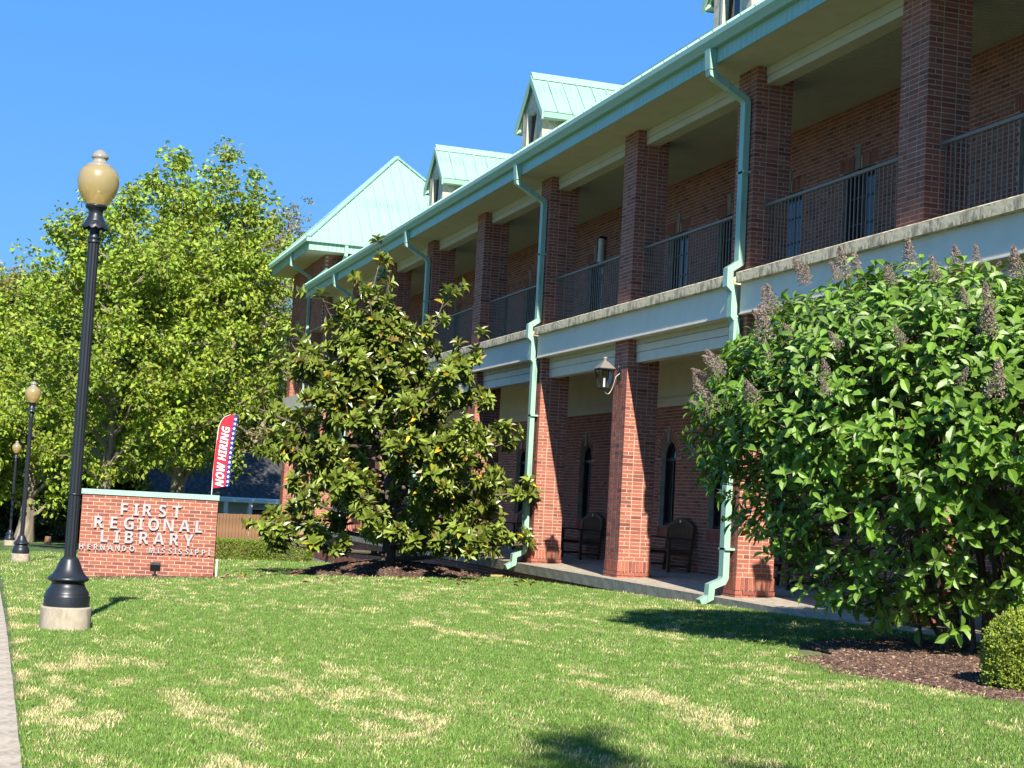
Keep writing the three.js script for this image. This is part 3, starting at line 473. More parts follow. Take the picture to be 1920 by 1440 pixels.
const lampGeo = {
  footing: lathe([[0, -0.5], [0.236, -0.5], [0.236, 0.215], [0.226, 0.232], [0, 0.232]], 40),
  base: lathe([[0.213, 0.232], [0.213, 0.325], [0.2, 0.335], [0.2, 0.35], [0.195, 0.37], [0.17, 0.405], [0.16, 0.425], [0.152, 0.445], [0.155, 0.462], [0.188, 0.475], [0.192, 0.492], [0.18, 0.508], [0.15, 0.535], [0.12, 0.585], [0.1, 0.64], [0.088, 0.66], [0.086, 0.675], [0.078, 0.68], [0.062, 0.70]], 40),
  pole: flutedPole(0.69, 3.73, 0.056, 0.053), ring: lathe([[0.053, 1.285], [0.059, 1.285], [0.059, 1.30], [0.053, 1.30]], 24),
  capital: lathe([[0.05, 3.72], [0.06, 3.722], [0.06, 3.735], [0.052, 3.74], [0.052, 3.76], [0.06, 3.765], [0.058, 3.78], [0.046, 3.80], [0.048, 3.87], [0.06, 3.93]], 28),
  skirt: (() => { const g0 = new GB(), n = 60, prof = [[0.06, 3.955], [0.085, 3.945], [0.118, 3.895], [0.126, 3.872]]; const P = (i, k) => { const a = k / n * Math.PI * 2, s = i / 3, w = 1 + 0.05 * s * Math.abs(Math.sin(a * 6)); return V(Math.cos(a) * prof[i][0] * w, prof[i][1] - 0.02 * s * Math.abs(Math.sin(a * 6)), Math.sin(a) * prof[i][0] * w); }; for (let i = 0; i < 3; i++) for (let k = 0; k < n; k++) g0.quad(P(i, k), P(i, k + 1), P(i + 1, k + 1), P(i + 1, k)); return g0.geo(); })(),
  fitter: lathe([[0.09, 3.935], [0.084, 3.955], [0.07, 3.985], [0.064, 4.01], [0.07, 4.04], [0.098, 4.06], [0.104, 4.075], [0.104, 4.09], [0.0, 4.09]], 28),
  globe: lathe([[0.1, 4.088], [0.12, 4.12], [0.165, 4.19], [0.19, 4.255], [0.2, 4.32], [0.196, 4.375], [0.178, 4.425], [0.145, 4.46], [0.122, 4.472]], 36),
  cap: lathe([[0.126, 4.468], [0.128, 4.478], [0.108, 4.492], [0.076, 4.505], [0.066, 4.53], [0.07, 4.548], [0.082, 4.555], [0.08, 4.575], [0.062, 4.605], [0.035, 4.63], [0, 4.64]], 28),
};
function lampPost(x, z, label) {
  const l = thing('lamp_post', label, 'street lamp', 'acorn globe lamp posts along the sidewalk'); l.position.set(x, g(x, z) + 0.0, z);
  mesh('concrete_footing', lampGeo.footing, M.concrete, l); mesh('base', lampGeo.base, M.iron, l); mesh('pole', lampGeo.pole, M.iron, l); mesh('joint_ring', lampGeo.ring, M.iron, l); mesh('capital', lampGeo.capital, M.iron, l); mesh('skirt', lampGeo.skirt, M.iron, l); mesh('fitter', lampGeo.fitter, M.iron, l); mesh('globe', lampGeo.globe, M.globe, l); mesh('globe_cap', lampGeo.cap, M.globeCap, l);
}
lampPost(0.70, -15.3, 'tall black fluted lamp post standing in front of the brick sign');
lampPost(0.672, -41.3, 'black lamp post second along the sidewalk, beyond the brick sign');
lampPost(0.661, -71.8, 'farthest black lamp post by the flared tree trunk');

// ---------------------------------------------------------------- brick sign
const font = await new FontLoader().loadAsync('fonts/droid/droid_sans_bold.typeface.json');
{
  const s = thing('brick_sign', 'red brick monument sign with metal letters FIRST REGIONAL LIBRARY and mint coping', 'sign');
  const W = 2.46, H = 1.56, D = 0.4; s.position.set(2.70, -1.83, -29.25); s.rotation.y = -0.17; // face towards +z of its own frame
  const n = 23, pt = H / n, L = 0.205, j = 0.006, rest = [], r = rng(55); // rows of the front one by one
  new GB().box(-W / 2 + 0.003, -0.3, -D + 0.003, W / 2 - 0.003, H, -0.003).build('mortar_core', M.mortar, s);
  for (let i = -3; i < n; i++) {
    const y = i * pt, st = (i & 1) ? -L / 2 : 0;
    for (let x = -W / 2 + st; x < W / 2 - 0.01; x += L) { const a = Math.max(-W / 2, x + (x <= -W / 2 ? 0 : j)), b = Math.min(W / 2, x + L - j); if (b - a < 0.03) continue; const q = [a, y + j, -0.09, b, y + pt - j, 0]; if (i >= 0) oneBrick(q, s, r); else rest.push(q); rest.push([a, y + j, -D, b, y + pt - j, -D + 0.09]); }
    for (const sx of [-1, 1]) for (let k = 0; k < 1; k++) rest.push([sx < 0 ? -W / 2 : W / 2 - 0.09, y + j, -D + 0.1, sx < 0 ? -W / 2 + 0.09 : W / 2, y + pt - j, -0.1]);
  }
  manyBricks(rest, s, 811, 'bricks');
  new GB().ext([[-0.02, 0], [D + 0.02, 0], [D + 0.02, 0.085], [-0.02, 0.095]], (u, v, t) => V(t, H + v, 0.005 - u), -W / 2 - 0.02, W / 2 + 0.02).build('coping', M.mint, s);
  const X = (zx) => (zx / 7.385 + 130 - 271) * 0.00995, row = (txt, xs, yb, cap) => { for (let i = 0; i < txt.length; i++) { const t = new TextGeometry(txt[i], { font, size: cap, depth: 0.02, curveSegments: 6, bevelEnabled: false }); t.computeBoundingBox(); const bb = t.boundingBox; t.translate(X(xs[i]) - (bb.min.x + bb.max.x) / 2, yb, 0.022); const m = mesh('letter', t, M.letter, s); } };
  row('FIRST', [700, 860, 1010, 1215, 1405], 1.205, 0.222); row('REGIONAL', [375, 575, 775, 937, 1108, 1310, 1525, 1720], 0.948, 0.222); row('LIBRARY', [460, 625, 790, 990, 1190, 1400, 1590], 0.692, 0.222);
  row('HERNANDO', [165, 268, 358, 448, 548, 648, 735, 840], 0.545, 0.102); row('MISSISSIPPI', [1105, 1195, 1262, 1355, 1425, 1490, 1580, 1640, 1715, 1805, 1880], 0.535, 0.102);
}
{
  const f = thing('floodlight', 'small black floodlight on a stub post in front of brick sign', 'floodlight'); f.position.set(2.82, g(2.8, -28.85), -28.75);
  new GB().box(-0.045, -0.05, -0.045, 0.045, 0.09, 0.045).build('base', M.iron, f); new GB().tube([V(0, 0.08, 0), V(0, 0.17, 0)], [0.018, 0.018], 8).build('knuckle', M.iron, f);
  const h = part('head', f); h.rotation.x = 0.45; h.position.set(0, 0.22, 0); new GB().box(-0.09, -0.06, -0.05, 0.09, 0.07, 0.05).build('housing', M.iron, h); new GB().box(-0.075, -0.045, -0.056, 0.075, 0.055, -0.051).build('lens', M.lampWhite, h);
}
{ const p = thing('white_pipe', 'thin white pipe standing at the edge of brick sign', 'pipe'); const x = 3.98, z = -29.15; new GB().tube([V(x, g(x, z) - 0.05, z), V(x, g(x, z) + 0.33, z)], [0.02, 0.02], 8).build('pipe_body', M.pvc, p); new GB().tube([V(x, g(x, z) + 0.33, z), V(x, g(x, z) + 0.36, z)], [0.026, 0.026], 8).build('cap', M.pvc, p); }
{ const p = thing('drain_hose', 'yellowish corrugated drain hose lying on grass at downspout foot', 'hose'); const pts = []; for (let i = 0; i <= 24; i++) { const z = -30.4 - i * 0.12, x = 10.05 - 0.02 * i; pts.push(V(x, g(x, z) + 0.05, z)); } new GB().tube(pts, pts.map((_, i) => 0.045 + 0.006 * (i % 2)), 8).build('hose_body', M.hose, p); }

// ---------------------------------------------------------------- feather flag
{
  const f = thing('feather_flag', 'tall red feather flag reading NOW HIRING with blue starred edge', 'flag'), c = document.createElement('canvas'); c.width = 256; c.height = 1024; const k = c.getContext('2d');
  k.fillStyle = '#c4122c'; k.fillRect(0, 0, 256, 1024); k.fillStyle = '#16267c'; k.fillRect(196, 0, 60, 1024); k.fillStyle = '#ffffff';
  for (let i = 0; i < 15; i++) { k.beginPath(); const cx = 226, cy = 60 + i * 66; for (let q = 0; q < 10; q++) { const a = -Math.PI / 2 + q * Math.PI / 5, r = q % 2 ? 10 : 24; k[q ? 'lineTo' : 'moveTo'](cx + Math.cos(a) * r, cy + Math.sin(a) * r); } k.fill(); }
  k.save(); k.translate(104, 1004); k.rotate(-Math.PI / 2); k.font = 'italic bold 165px sans-serif'; k.textAlign = 'left'; k.textBaseline = 'middle'; const tw = k.measureText('NOW HIRING').width; k.scale(830 / tw, 1); k.fillText('NOW HIRING', 0, 4); k.restore();
  const t = new THREE.CanvasTexture(c); t.colorSpace = THREE.SRGBColorSpace; const mat = std({ map: t, roughness: 0.75, side: THREE.DoubleSide });
  const bx = 7.35, bz = -56.5, gy = g(bx, bz), y0 = 0.0, Hh = 2.72, Wd = 0.62, p = [], u = [], ix = [], NI = 24, NJ = 8;
  const edge = (s) => s < 0.8 ? 0 : 1 - Math.sqrt(Math.max(0, 1 - ((s - 0.8) / 0.2) ** 2));
  for (let i = 0; i <= NI; i++) for (let j = 0; j <= NJ; j++) { const s = i / NI, q = j / NJ, xl = edge(s) * 0.55, x = lerp(xl, 1, q), y = s + (1 - q) * 0 - (s < 0.12 ? q * 0.05 * (1 - s / 0.12) * -1 : 0); p.push(x * Wd + 0.16 * s * s, y * Hh, 0.03 * Math.sin(q * 5 + s * 4)); u.push(x, y); }
  for (let i = 0; i < NI; i++) for (let j = 0; j < NJ; j++) { const a = i * (NJ + 1) + j; ix.push(a, a + 1, a + NJ + 2, a, a + NJ + 2, a + NJ + 1); }
  const G = new THREE.BufferGeometry(); G.setAttribute('position', new THREE.Float32BufferAttribute(p, 3)); G.setAttribute('uv', new THREE.Float32BufferAttribute(u, 2)); G.setIndex(ix); G.computeVertexNormals();
  f.position.set(bx, -0.1, bz); f.rotation.y = -0.2; mesh('banner', G, mat, f);
  const pts = [V(0, gy + 0.05, 0), V(0, 0.6, 0), V(0, Hh * 0.8, 0)]; for (let i = 1; i <= 6; i++) { const s = 0.8 + 0.2 * i / 6; pts.push(V(edge(s) * 0.55 * Wd + 0.16 * s * s - 0.005, s * Hh, 0)); } pts[2].x = 0.16 * 0.64 - 0.01; pts[1].x = 0.01; new GB().tube(pts, pts.map((_, i) => 0.018 - i * 0.001), 6).build('flagpole', M.pvc, f);
}
// ---------------------------------------------------------------- house, fence and rail in the distance
{
  const h = thing('neighbour_house', 'low pale house with a dark shingle roof behind the wooden fence', 'house'), gy = -3.1; h.position.set(15.4, gy, -77); h.rotation.y = 0.12;
  const w = 16, d = 8, e = 2.6; new GB().box(-w / 2, -0.4, -d, w / 2, e, 0).build('wall', M.siding, h);
  const rf = new GB(); rf.ext([[0.5, e - 0.05], [-d / 2, e + 2.3], [-d - 0.5, e - 0.05]].map(q => [q[0], q[1]]), (u, v, t) => V(t, v, u), -w / 2 - 0.4, w / 2 + 0.4); rf.build('roof', M.shingle, h);
  new GB().box(-w / 2 - 0.45, e - 0.2, 0.46, w / 2 + 0.45, e + 0.0, 0.54).build('fascia', M.pvc, h); new GB().box(-w / 2 - 0.4, e - 0.08, -0.1, w / 2 + 0.4, e - 0.05, 0.5).build('eave_soffit', M.siding, h);
  for (const x of [-6, -3.2, 1.5, 5]) { const wn = part('window', h); new GB().box(x - 0.5, 0.9, 0.0, x + 0.5, 2.1, 0.04).build('frame', M.pvc, wn); new GB().box(x - 0.44, 0.96, 0.041, x + 0.44, 2.04, 0.046).build('pane', M.glass, wn); }
  for (const x of [-7.3, -5.2, -4.0, -2.3]) new GB().box(x - 0.09, -0.4, 1.6, x + 0.09, e - 0.22, 1.78).build('porch_post', M.pvc, h);
  new GB().box(-7.6, e - 0.22, 0.5, -2, e - 0.06, 1.9).build('porch_roof', M.pvc, h);
  for (let i = 0; i < 13; i++) new GB().box(-w / 2, 0.1 + i * 0.19, 0.001, w / 2, 0.27 + i * 0.19, 0.014).build('siding_board', M.siding, h);
}
{
  const f = thing('wooden_fence', 'brown wooden board fence behind the feather flag', 'fence'), A = V(8.4, 0, -65), B = V(13.2, 0, -62.5), n = 38, r = rng(91);
  for (let i = 0; i < n; i++) { const t = i / n, p = A.clone().lerp(B, t), m = M.board, y = g(p.x, p.z); const q = mesh('board', new THREE.BoxGeometry(0.128, 1.75 + r() * 0.03, 0.022), m, f); q.position.set(p.x, y + 0.86, p.z); q.rotation.y = Math.atan2(-(B.z - A.z), B.x - A.x); }
  for (const dy of [0.4, 1.4]) new GB().bar(V(A.x, g(A.x, A.z) + dy, A.z - 0.05), V(B.x, g(B.x, B.z) + dy, B.z - 0.05), 0.04, 0.09).build('rail', M.board, f);
}
{
  const f = thing('metal_railing', 'black metal railing in front of the pale house', 'railing'), z = -66; const x0 = 5.2, x1 = 8.3, y = g(6.5, z);
  for (const dy of [0.25, 1.95, 2.15]) new GB().bar(V(x0, y + dy + 0.1, z), V(x1, y + dy + 0.1, z), 0.04, 0.04).build('rail', M.iron, f);
  for (let x = x0; x <= x1 + 0.01; x += 0.155) new GB().box(x - 0.011, y, z - 0.011, x + 0.011, y + 2.22, z + 0.011).build('picket', M.iron, f);
}
// ---------------------------------------------------------------- leaves and branches
function leafGeo(prof, fold, curl) { // unit leaf: y along the length, x across, z its upper side
  const b = new GB(), n = prof.length - 1, P = (i, s) => { const t = i / n; return V(s * prof[i] * 0.5, t, Math.abs(s) * prof[i] * fold - curl * t * t); };
  for (let i = 0; i < n; i++) for (const s of [-1, 1]) { const a = P(i, 0), c = P(i + 1, 0), d = P(i + 1, s), e = P(i, s); if (s > 0) { b.tri(a, d, c); if (prof[i] > 0) b.tri(a, e, d); } else { b.tri(a, c, d); if (prof[i] > 0) b.tri(a, d, e); } }
  return b.geo();
}
const gMagnolia = leafGeo([0, 0.75, 1, 0.8, 0], 0.22, 0.22), gBroad = leafGeo([0, 0.6, 0.95, 0.92, 0], 0.16, 0.28), gSmall = leafGeo([0, 1, 0], 0.15, 0.15);
function leafMatrix(pos, dir, up, len, wid) {
  const y = dir.clone().normalize(), x = new THREE.Vector3().crossVectors(y, up); if (x.lengthSq() < 1e-5) x.set(1, 0, 0); x.normalize(); const z = new THREE.Vector3().crossVectors(x, y);
  return new THREE.Matrix4().makeBasis(x, y, z).scale(V(wid, len, len)).setPosition(pos);
}
function rdir(r) { const u = r() * 2 - 1, a = r() * Math.PI * 2, s = Math.sqrt(1 - u * u); return V(s * Math.cos(a), u, s * Math.sin(a)); }
function curve(a, b, sag, r, n = 6, wob = 0.06) { const L = a.distanceTo(b), out = []; const k = rdir(r).multiplyScalar(L * wob), k2 = rdir(r).multiplyScalar(L * wob * 0.6); for (let i = 0; i <= n; i++) { const t = i / n, p = a.clone().lerp(b, t); p.y += sag * L * Math.sin(t * Math.PI); p.addScaledVector(k, Math.sin(t * Math.PI)).addScaledVector(k2, Math.sin(t * Math.PI * 2)); out.push(p); } return out; }
// leaves nearest to the eye as meshes of their own, the rest as one mass
function foliage(parent, geo, mat, leaves, singles, nameOne, nameRest) {
  const ord = leaves.map((l, i) => { const e = l.m.elements; const d = Math.hypot(e[12], e[13], e[14]), n = Math.abs(e[8] * e[12] + e[9] * e[13] + e[10] * e[14]) / d / Math.hypot(e[8], e[9], e[10]); return [(n * 0.8 + 0.2) / d * (0.9 + 0.2 * l.out), i]; }).sort((a, b) => b[0] - a[0]);
  const one = new Set(ord.slice(0, singles).map(q => q[1])), pal = new Map(), rest = [], cols = [];
  leaves.forEach((l, i) => {
    if (!one.has(i)) { rest.push(l.m); cols.push(l.c); return; }
    const key = [l.c.r, l.c.g, l.c.b].map(v => Math.round(Math.log(v + 0.004) * 4)).join(); if (!pal.has(key)) { const m = mat.clone(); m.vertexColors = false; m.color = l.c.clone(); pal.set(key, m); }
    const m = mesh(nameOne, geo, pal.get(key), parent); l.m.decompose(m.position, m.quaternion, m.scale);
  });
  copies(nameRest, geo, mat, rest, parent, cols);
}
M.waxyI = phy({ color: 0xffffff, roughness: 0.36, side: THREE.DoubleSide });
M.leafI = phy({ color: 0xffffff, roughness: 0.48, transmission: 0.32, thickness: 0, side: THREE.DoubleSide });

// ---------------------------------------------------------------- mulch beds
function mound(name, label, cx, cz, rx, rz, h, seed, nchip, turn = 0) {
  const G = new THREE.Group(); G.name = numbered(name); scene.add(G); tag(G, label, null, null, 'structure');
  const N = 40, R = 14, p = [], u = [], ix = [], rad = (a) => 1 + 0.10 * Math.sin(a * 3 + seed) + 0.07 * Math.sin(a * 7 + seed * 2) + 0.05 * Math.sin(a * 13), H = (q) => q >= 1 ? -0.03 : 0.014 + h * Math.pow(Math.cos(q * Math.PI / 2), 0.9);
  const at = (q, a) => { const dx = Math.cos(a) * rx * q * rad(a), dz = Math.sin(a) * rz * q * rad(a), x = cx + dx * Math.cos(turn) - dz * Math.sin(turn), z = cz + dx * Math.sin(turn) + dz * Math.cos(turn); return V(x, g(x, z) + H(q) + 0.05 * h * (fbm(x * 3, z * 3, 9, 3) - 0.5), z); };
  for (let i = 0; i <= R; i++) for (let k = 0; k < N; k++) { const q = at(i / R * 1.03, k / N * Math.PI * 2); p.push(q.x, q.y, q.z); u.push(q.x, q.z); }
  for (let i = 0; i < R; i++) for (let k = 0; k < N; k++) { const a = i * N + k, b = i * N + (k + 1) % N; ix.push(a, b, b + N, a, b + N, a + N); }
  const g0 = new THREE.BufferGeometry(); g0.setAttribute('position', new THREE.Float32BufferAttribute(p, 3)); g0.setAttribute('uv', new THREE.Float32BufferAttribute(u, 2)); g0.setIndex(ix); g0.computeVertexNormals(); mesh('mulch_bed', g0, M.mulch, G);
  const r = rng(seed * 31), list = [], cols = [];
  for (let i = 0; i < nchip; i++) { const q = at(Math.sqrt(r()) * 1.03, r() * Math.PI * 2), e = new THREE.Euler((r() - 0.5) * 0.7, r() * 6.3, (r() - 0.5) * 0.7), L = 0.02 + 0.055 * r() * r(); list.push(new THREE.Matrix4().makeRotationFromEuler(e).scale(V(L, 0.006 + 0.006 * r(), 0.007 + 0.012 * r())).setPosition(q.x, q.y + 0.006, q.z)); const k = 0.35 + r() * 1.0; cols.push(r() < 0.13 ? C(0.34 * k, 0.24 * k, 0.17 * k) : C(0.125 * k, 0.070 * k, 0.050 * k)); }
  copies('wood_chips', UNIT, M.chip, list, G, cols);
}
mound('mulch', 'mounded brown mulch under the magnolia', 7.85, -31.4, 2.1, 1.7, 0.34, 3, 14000);
mound('mulch', 'dark brown mulch bed under the flowering shrub and boxwood', 8.6, -11.3, 1.7, 3.2, 0.03, 5, 26000, 0.08);
mound('mulch', 'thin strip of mulch along the base of brick sign', 2.75, -28.95, 1.9, 0.55, 0.025, 8, 5000, -0.17);

// ---------------------------------------------------------------- magnolia
{
  const t = thing('magnolia_tree', 'broad glossy leaved magnolia with low branches in a mulch mound', 'tree'), r = rng(2024), bx = 7.75, bz = -31.35, by = g(bx, bz) + 0.25, Ht = 6.35, wood = new GB(), leaves = [];
  const env = (s) => s < 0.1 ? lerp(3.0, 4.3, s / 0.1) : s < 0.30 ? lerp(4.3, 3.5, (s - 0.1) / 0.2) : s < 0.62 ? lerp(3.5, 2.6, (s - 0.3) / 0.32) : s < 0.80 ? lerp(2.6, 1.15, (s - 0.62) / 0.18) : lerp(1.15, 0.3, (s - 0.80) / 0.2);
  const trunk = []; for (let i = 0; i <= 12; i++) { const s = i / 12; trunk.push(V(bx - 0.35 * s + 0.12 * Math.sin(s * 7), by - 0.3 + s * (Ht * 0.94 + 0.3), bz + 0.1 * Math.sin(s * 5 + 1))); }
  const tg = new GB().tube(trunk, trunk.map((_, i) => 0.15 * (1 - i / 13) + 0.012), 8); tg.build('trunk', M.darkBark, t);
  const rosette = (p, d, sc) => {
    if ((p.x - bx) * 0.95 + (p.z - bz) * 0.3125 < -2.8 && p.y > by + 1.25) return; // pruned back on the sign side
    const n = 9 + Math.floor(r() * 5), ax = d.clone().normalize(), q = new THREE.Vector3().crossVectors(ax, V(0.3, 0.2, 0.9)).normalize(), w = new THREE.Vector3().crossVectors(ax, q);
    const shade = 0.7 + r() * 0.7;
    for (let i = 0; i < n; i++) {
      const a = i * 2.39996 + r() * 0.3, f = i / n, sp = 0.45 + 0.95 * f, rad = q.clone().multiplyScalar(Math.cos(a)).addScaledVector(w, Math.sin(a)), ld = ax.clone().multiplyScalar(Math.cos(sp)).addScaledVector(rad, Math.sin(sp)); ld.y -= 0.22 * f;
      const L = (0.165 + 0.075 * r()) * sc, u = ax.clone().multiplyScalar(Math.sin(sp) + 0.25).addScaledVector(rad, -Math.cos(sp)).add(rdir(r).multiplyScalar(0.3)), k = r(), m = shade * (0.75 + 0.5 * r());
      const c = k < 0.012 ? C(0.50, 0.34, 0.03) : k < 0.028 ? C(0.30, 0.29, 0.03) : k < 0.07 ? C(0.20 * m, 0.135 * m, 0.05 * m) : C(0.150 * m, 0.195 * m, 0.030 * m);
      leaves.push({ m: leafMatrix(p.clone().addScaledVector(ax, -0.07 * f), ld, u, L, L * 0.45), c, out: 1 });
    }
  };
  const twig = (a, b, r0, r1, sag, n = 5) => { const p = curve(a, b, sag, r, n, 0.05); wood.tube(p, p.map((_, i) => lerp(r0, r1, i / n)), 5); return p; };
  const NL = 68, side = (p) => (p.x - bx) * 0.95 + (p.z - bz) * 0.3125;
  for (let i = 0; i < NL; i++) {
    const s = Math.pow((i + 0.5) / NL, 0.92) * 0.92 + 0.07, az = i * 2.39996 + r() * 0.5, gap = 0.55 + 0.50 * vnoise(i * 3.7, 2, 77) + (i % 6 === 0 ? 0.16 : 0), len = env(clamp(s + 0.06, 0, 0.99)) * gap, rise = lerp(0.12, 0.55, s) * len * (0.6 + 0.7 * r());
    const ti = clamp(s * 0.86, 0, 1) * 12, A = trunk[Math.floor(ti)].clone().lerp(trunk[Math.min(12, Math.floor(ti) + 1)], ti % 1), B = A.clone().add(V(Math.cos(az) * len, rise - (s < 0.16 ? 0.30 * len * r() * 0.6 : 0), Math.sin(az) * len)); B.y = Math.max(B.y, g(B.x, B.z) + 0.75); B.x = Math.min(B.x, 10.2 + (B.y < 3 ? 0.25 : -0.4));
    if (side(B) < -2.8 && B.y > by + 1.1) B.lerp(A, 1 + 2.8 / side(B));
    const limb = twig(A, B, 0.05 * (1 - s * 0.6) + 0.012, 0.012, -0.04 + 0.03 * r(), 8);
    const nt = Math.round(6 + len * 5.6);
    for (let k = 0; k < nt; k++) {
      const f = 0.26 + 0.74 * (k + r()) / nt, fi = Math.min(7.99, f * 8), p = limb[Math.floor(fi)].clone().lerp(limb[Math.floor(fi) + 1], fi % 1), out = B.clone().sub(A).normalize(), d = rdir(r).multiplyScalar(0.85).add(out.multiplyScalar(0.75)).add(V(0, 0.42, 0)).normalize(), l = 0.2 + 0.4 * r() * (1.1 - f * 0.5), e = p.clone().addScaledVector(d, l); if (e.x > 10.45) continue; e.y = Math.max(e.y, g(e.x, e.z) + 0.58);
      const tp = twig(p, e, 0.011, 0.006, -0.04, 3); rosette(e, d.clone().add(V(0, 0.25, 0)), 1); if (l > 0.30) rosette(tp[2], d.clone().add(rdir(r).multiplyScalar(0.6)), 0.9);
    }
    rosette(B, B.clone().sub(A).normalize().add(V(0, 0.4, 0)), 1.05);
  }
  const rv = V(0.95, 0, 0.3125); // upright leaders that make the spiky top
  for (const [f0, off, dep, top, n] of [[0.50, -1.75, 0.3, 5.55, 15], [0.55, -0.45, -0.1, 6.45, 16], [0.52, 0.85, 0.5, 5.75, 14], [0.45, 1.7, -0.2, 4.6, 12], [0.42, -2.35, -0.3, 4.75, 12], [0.55, -0.9, 0.9, 5.6, 11]]) {
    const ti = f0 * 12, A = trunk[Math.floor(ti)].clone(), B = V(bx, by + top, bz).addScaledVector(rv, off); B.z += dep; const L = twig(A, B, 0.045, 0.012, -0.05, 8);
    for (let k = 0; k < n; k++) { const fi = Math.min(7.99, 8 * (0.5 + 0.5 * (k + r()) / n)), p = L[Math.floor(fi)].clone().lerp(L[Math.floor(fi) + 1], fi % 1), d = rdir(r).add(V(0, 0.75, 0)).normalize(), e = p.clone().addScaledVector(d, 0.16 + 0.42 * r()); twig(p, e, 0.010, 0.006, -0.04, 3); rosette(e, d, 1); }
    rosette(B, V(0, 1, 0), 1);
  }
  wood.build('branches', M.darkBark, t);
  foliage(t, gMagnolia, M.waxyI, leaves, 295, 'leaf', 'leaves');
}
// ---------------------------------------------------------------- flowering shrub on the right
{
  const t = thing('flowering_shrub', 'large bright green shrub with dried brown flower heads beside the porch', 'shrub'), r = rng(515), cx = 9.12, cz = -13.15, gy = g(9.2, -13.2), cy = 0.93, wood = new GB(), leaves = [], tips = [];
  const rad = (d) => { const n = 0.86 + 0.28 * fbm(d.x * 1.9 + 5, d.y * 1.9 + d.z * 1.7 + 9, 313, 3); const ry = d.y > 0 ? 1.62 : 2.15; const side = d.y > 0 ? 1 : 1 - 0.24 * Math.pow(-d.y, 1.2); return V(d.x * 2.85 * side, d.y * ry, d.z * 2.6 * side).multiplyScalar(n); };
  const stems = []; for (let i = 0; i < 30; i++) { const a = i / 30 * 6.283 * 3 + r() * 0.3, b = V(cx + 0.38 + Math.cos(a) * (0.15 + 0.65 * r()), gy - 0.05, cz + 0.15 + Math.sin(a) * (0.15 + 0.65 * r())), e = V(cx + Math.cos(a) * (0.5 + 1.3 * r()), cy + 0.2 + 0.9 * r(), cz + Math.sin(a) * (0.5 + 1.3 * r())); const p = curve(b, e, 0.08, r, 7, 0.05); wood.tube(p, p.map((_, k) => lerp(0.018 + 0.018 * (i % 3 === 0), 0.010, k / 7)), 6); stems.push(p); }
  for (let i = 0; i < 3900; i++) {
    const d = rdir(r); d.y = d.y * 0.98 + 0.1; d.normalize(); if (d.y < -0.3 && r() < 0.5) continue; if (d.y < -0.93) continue;
    const q = r() < 0.72 ? 0.84 + 0.18 * r() : 0.45 + 0.4 * r(), e = rad(d).multiplyScalar(q).add(V(cx, cy, cz)); if (e.x > 10.5 || e.y < gy + 0.22) continue;
    tips.push([e, d, q]);
  }
  for (const [e, d, q] of tips) {
    let best = null, bd = 9; for (const s of stems) for (let k = 3; k < s.length; k++) { const l = s[k].distanceTo(e); if (l < bd) { bd = l; best = s[k]; } }
    const dir = d.clone().add(V(0, 0.75, 0)).add(rdir(r).multiplyScalar(0.4)).normalize(), base = q > 0.8 && r() < 0.75 ? e.clone().addScaledVector(dir, -0.35).lerp(best, 0.12) : best;
    if (base.distanceTo(e) < 1.9) { const p = curve(base, e, -0.03, r, 3, 0.04); wood.tube(p, [0.010, 0.007, 0.005, 0.003], 3); }
    const n = 3 + Math.floor(r() * 2), ang = r() * 3, sh = 0.72 + 0.55 * r();
    const qx = new THREE.Vector3().crossVectors(dir, V(0.2, 0.3, 0.9)).normalize(), w = new THREE.Vector3().crossVectors(dir, qx);
    for (let k = 0; k < n; k++) for (const s of [0, Math.PI]) {
      const a = ang + k * Math.PI / 2 + s + (r() - 0.5) * 0.5, sp = 0.55 + 0.32 * k + 0.25 * r(), ra = qx.clone().multiplyScalar(Math.cos(a)).addScaledVector(w, Math.sin(a)), ld = dir.clone().multiplyScalar(Math.cos(sp)).addScaledVector(ra, Math.sin(sp)); ld.y -= 0.18;
      const L = 0.09 + 0.06 * r() + 0.010 * k, u = dir.clone().multiplyScalar(Math.sin(sp) + 0.3).addScaledVector(ra, -Math.cos(sp)).add(rdir(r).multiplyScalar(0.28)), m = sh * (0.8 + 0.4 * r());
      leaves.push({ m: leafMatrix(e.clone().addScaledVector(dir, -0.05 * k), ld, u, L, L * 0.47), c: C(0.150 * m, 0.280 * m, 0.026 * m), out: q });
    }
  }
  wood.build('stems', M.twig, t);
  foliage(t, gBroad, M.leafI, leaves, 295, 'leaf', 'leaves');
  const heads = Array.from({ length: 4 }, (_, v) => { const b = new GB(), q = rng(900 + v), axis = []; for (let i = 0; i <= 4; i++) axis.push(V(0.02 * Math.sin(i + v), i / 4, 0.02 * Math.cos(i * 1.3 + v))); b.tube(axis, [0.016, 0.013, 0.011, 0.008, 0.004], 4);
    for (let i = 0; i < 560; i++) { const y = 0.06 + 0.94 * q(), rr = 0.30 * Math.pow(1 - y, 0.7) * Math.sqrt(q()) + 0.015, a = q() * 6.283, c = V(Math.cos(a) * rr, y + 0.1 * rr, Math.sin(a) * rr), s = 0.016 + 0.02 * q(), x = rdir(q).multiplyScalar(s), y2 = rdir(q).multiplyScalar(s), z = rdir(q).multiplyScalar(s); b.tri(c.clone().add(x), c.clone().add(y2), c.clone().sub(x)).tri(c.clone().add(z), c.clone().sub(y2), c.clone().sub(z)).tri(c.clone().add(x), c.clone().add(z), c.clone().sub(y2)); }
    return b.geo(); });
  let n = 0;
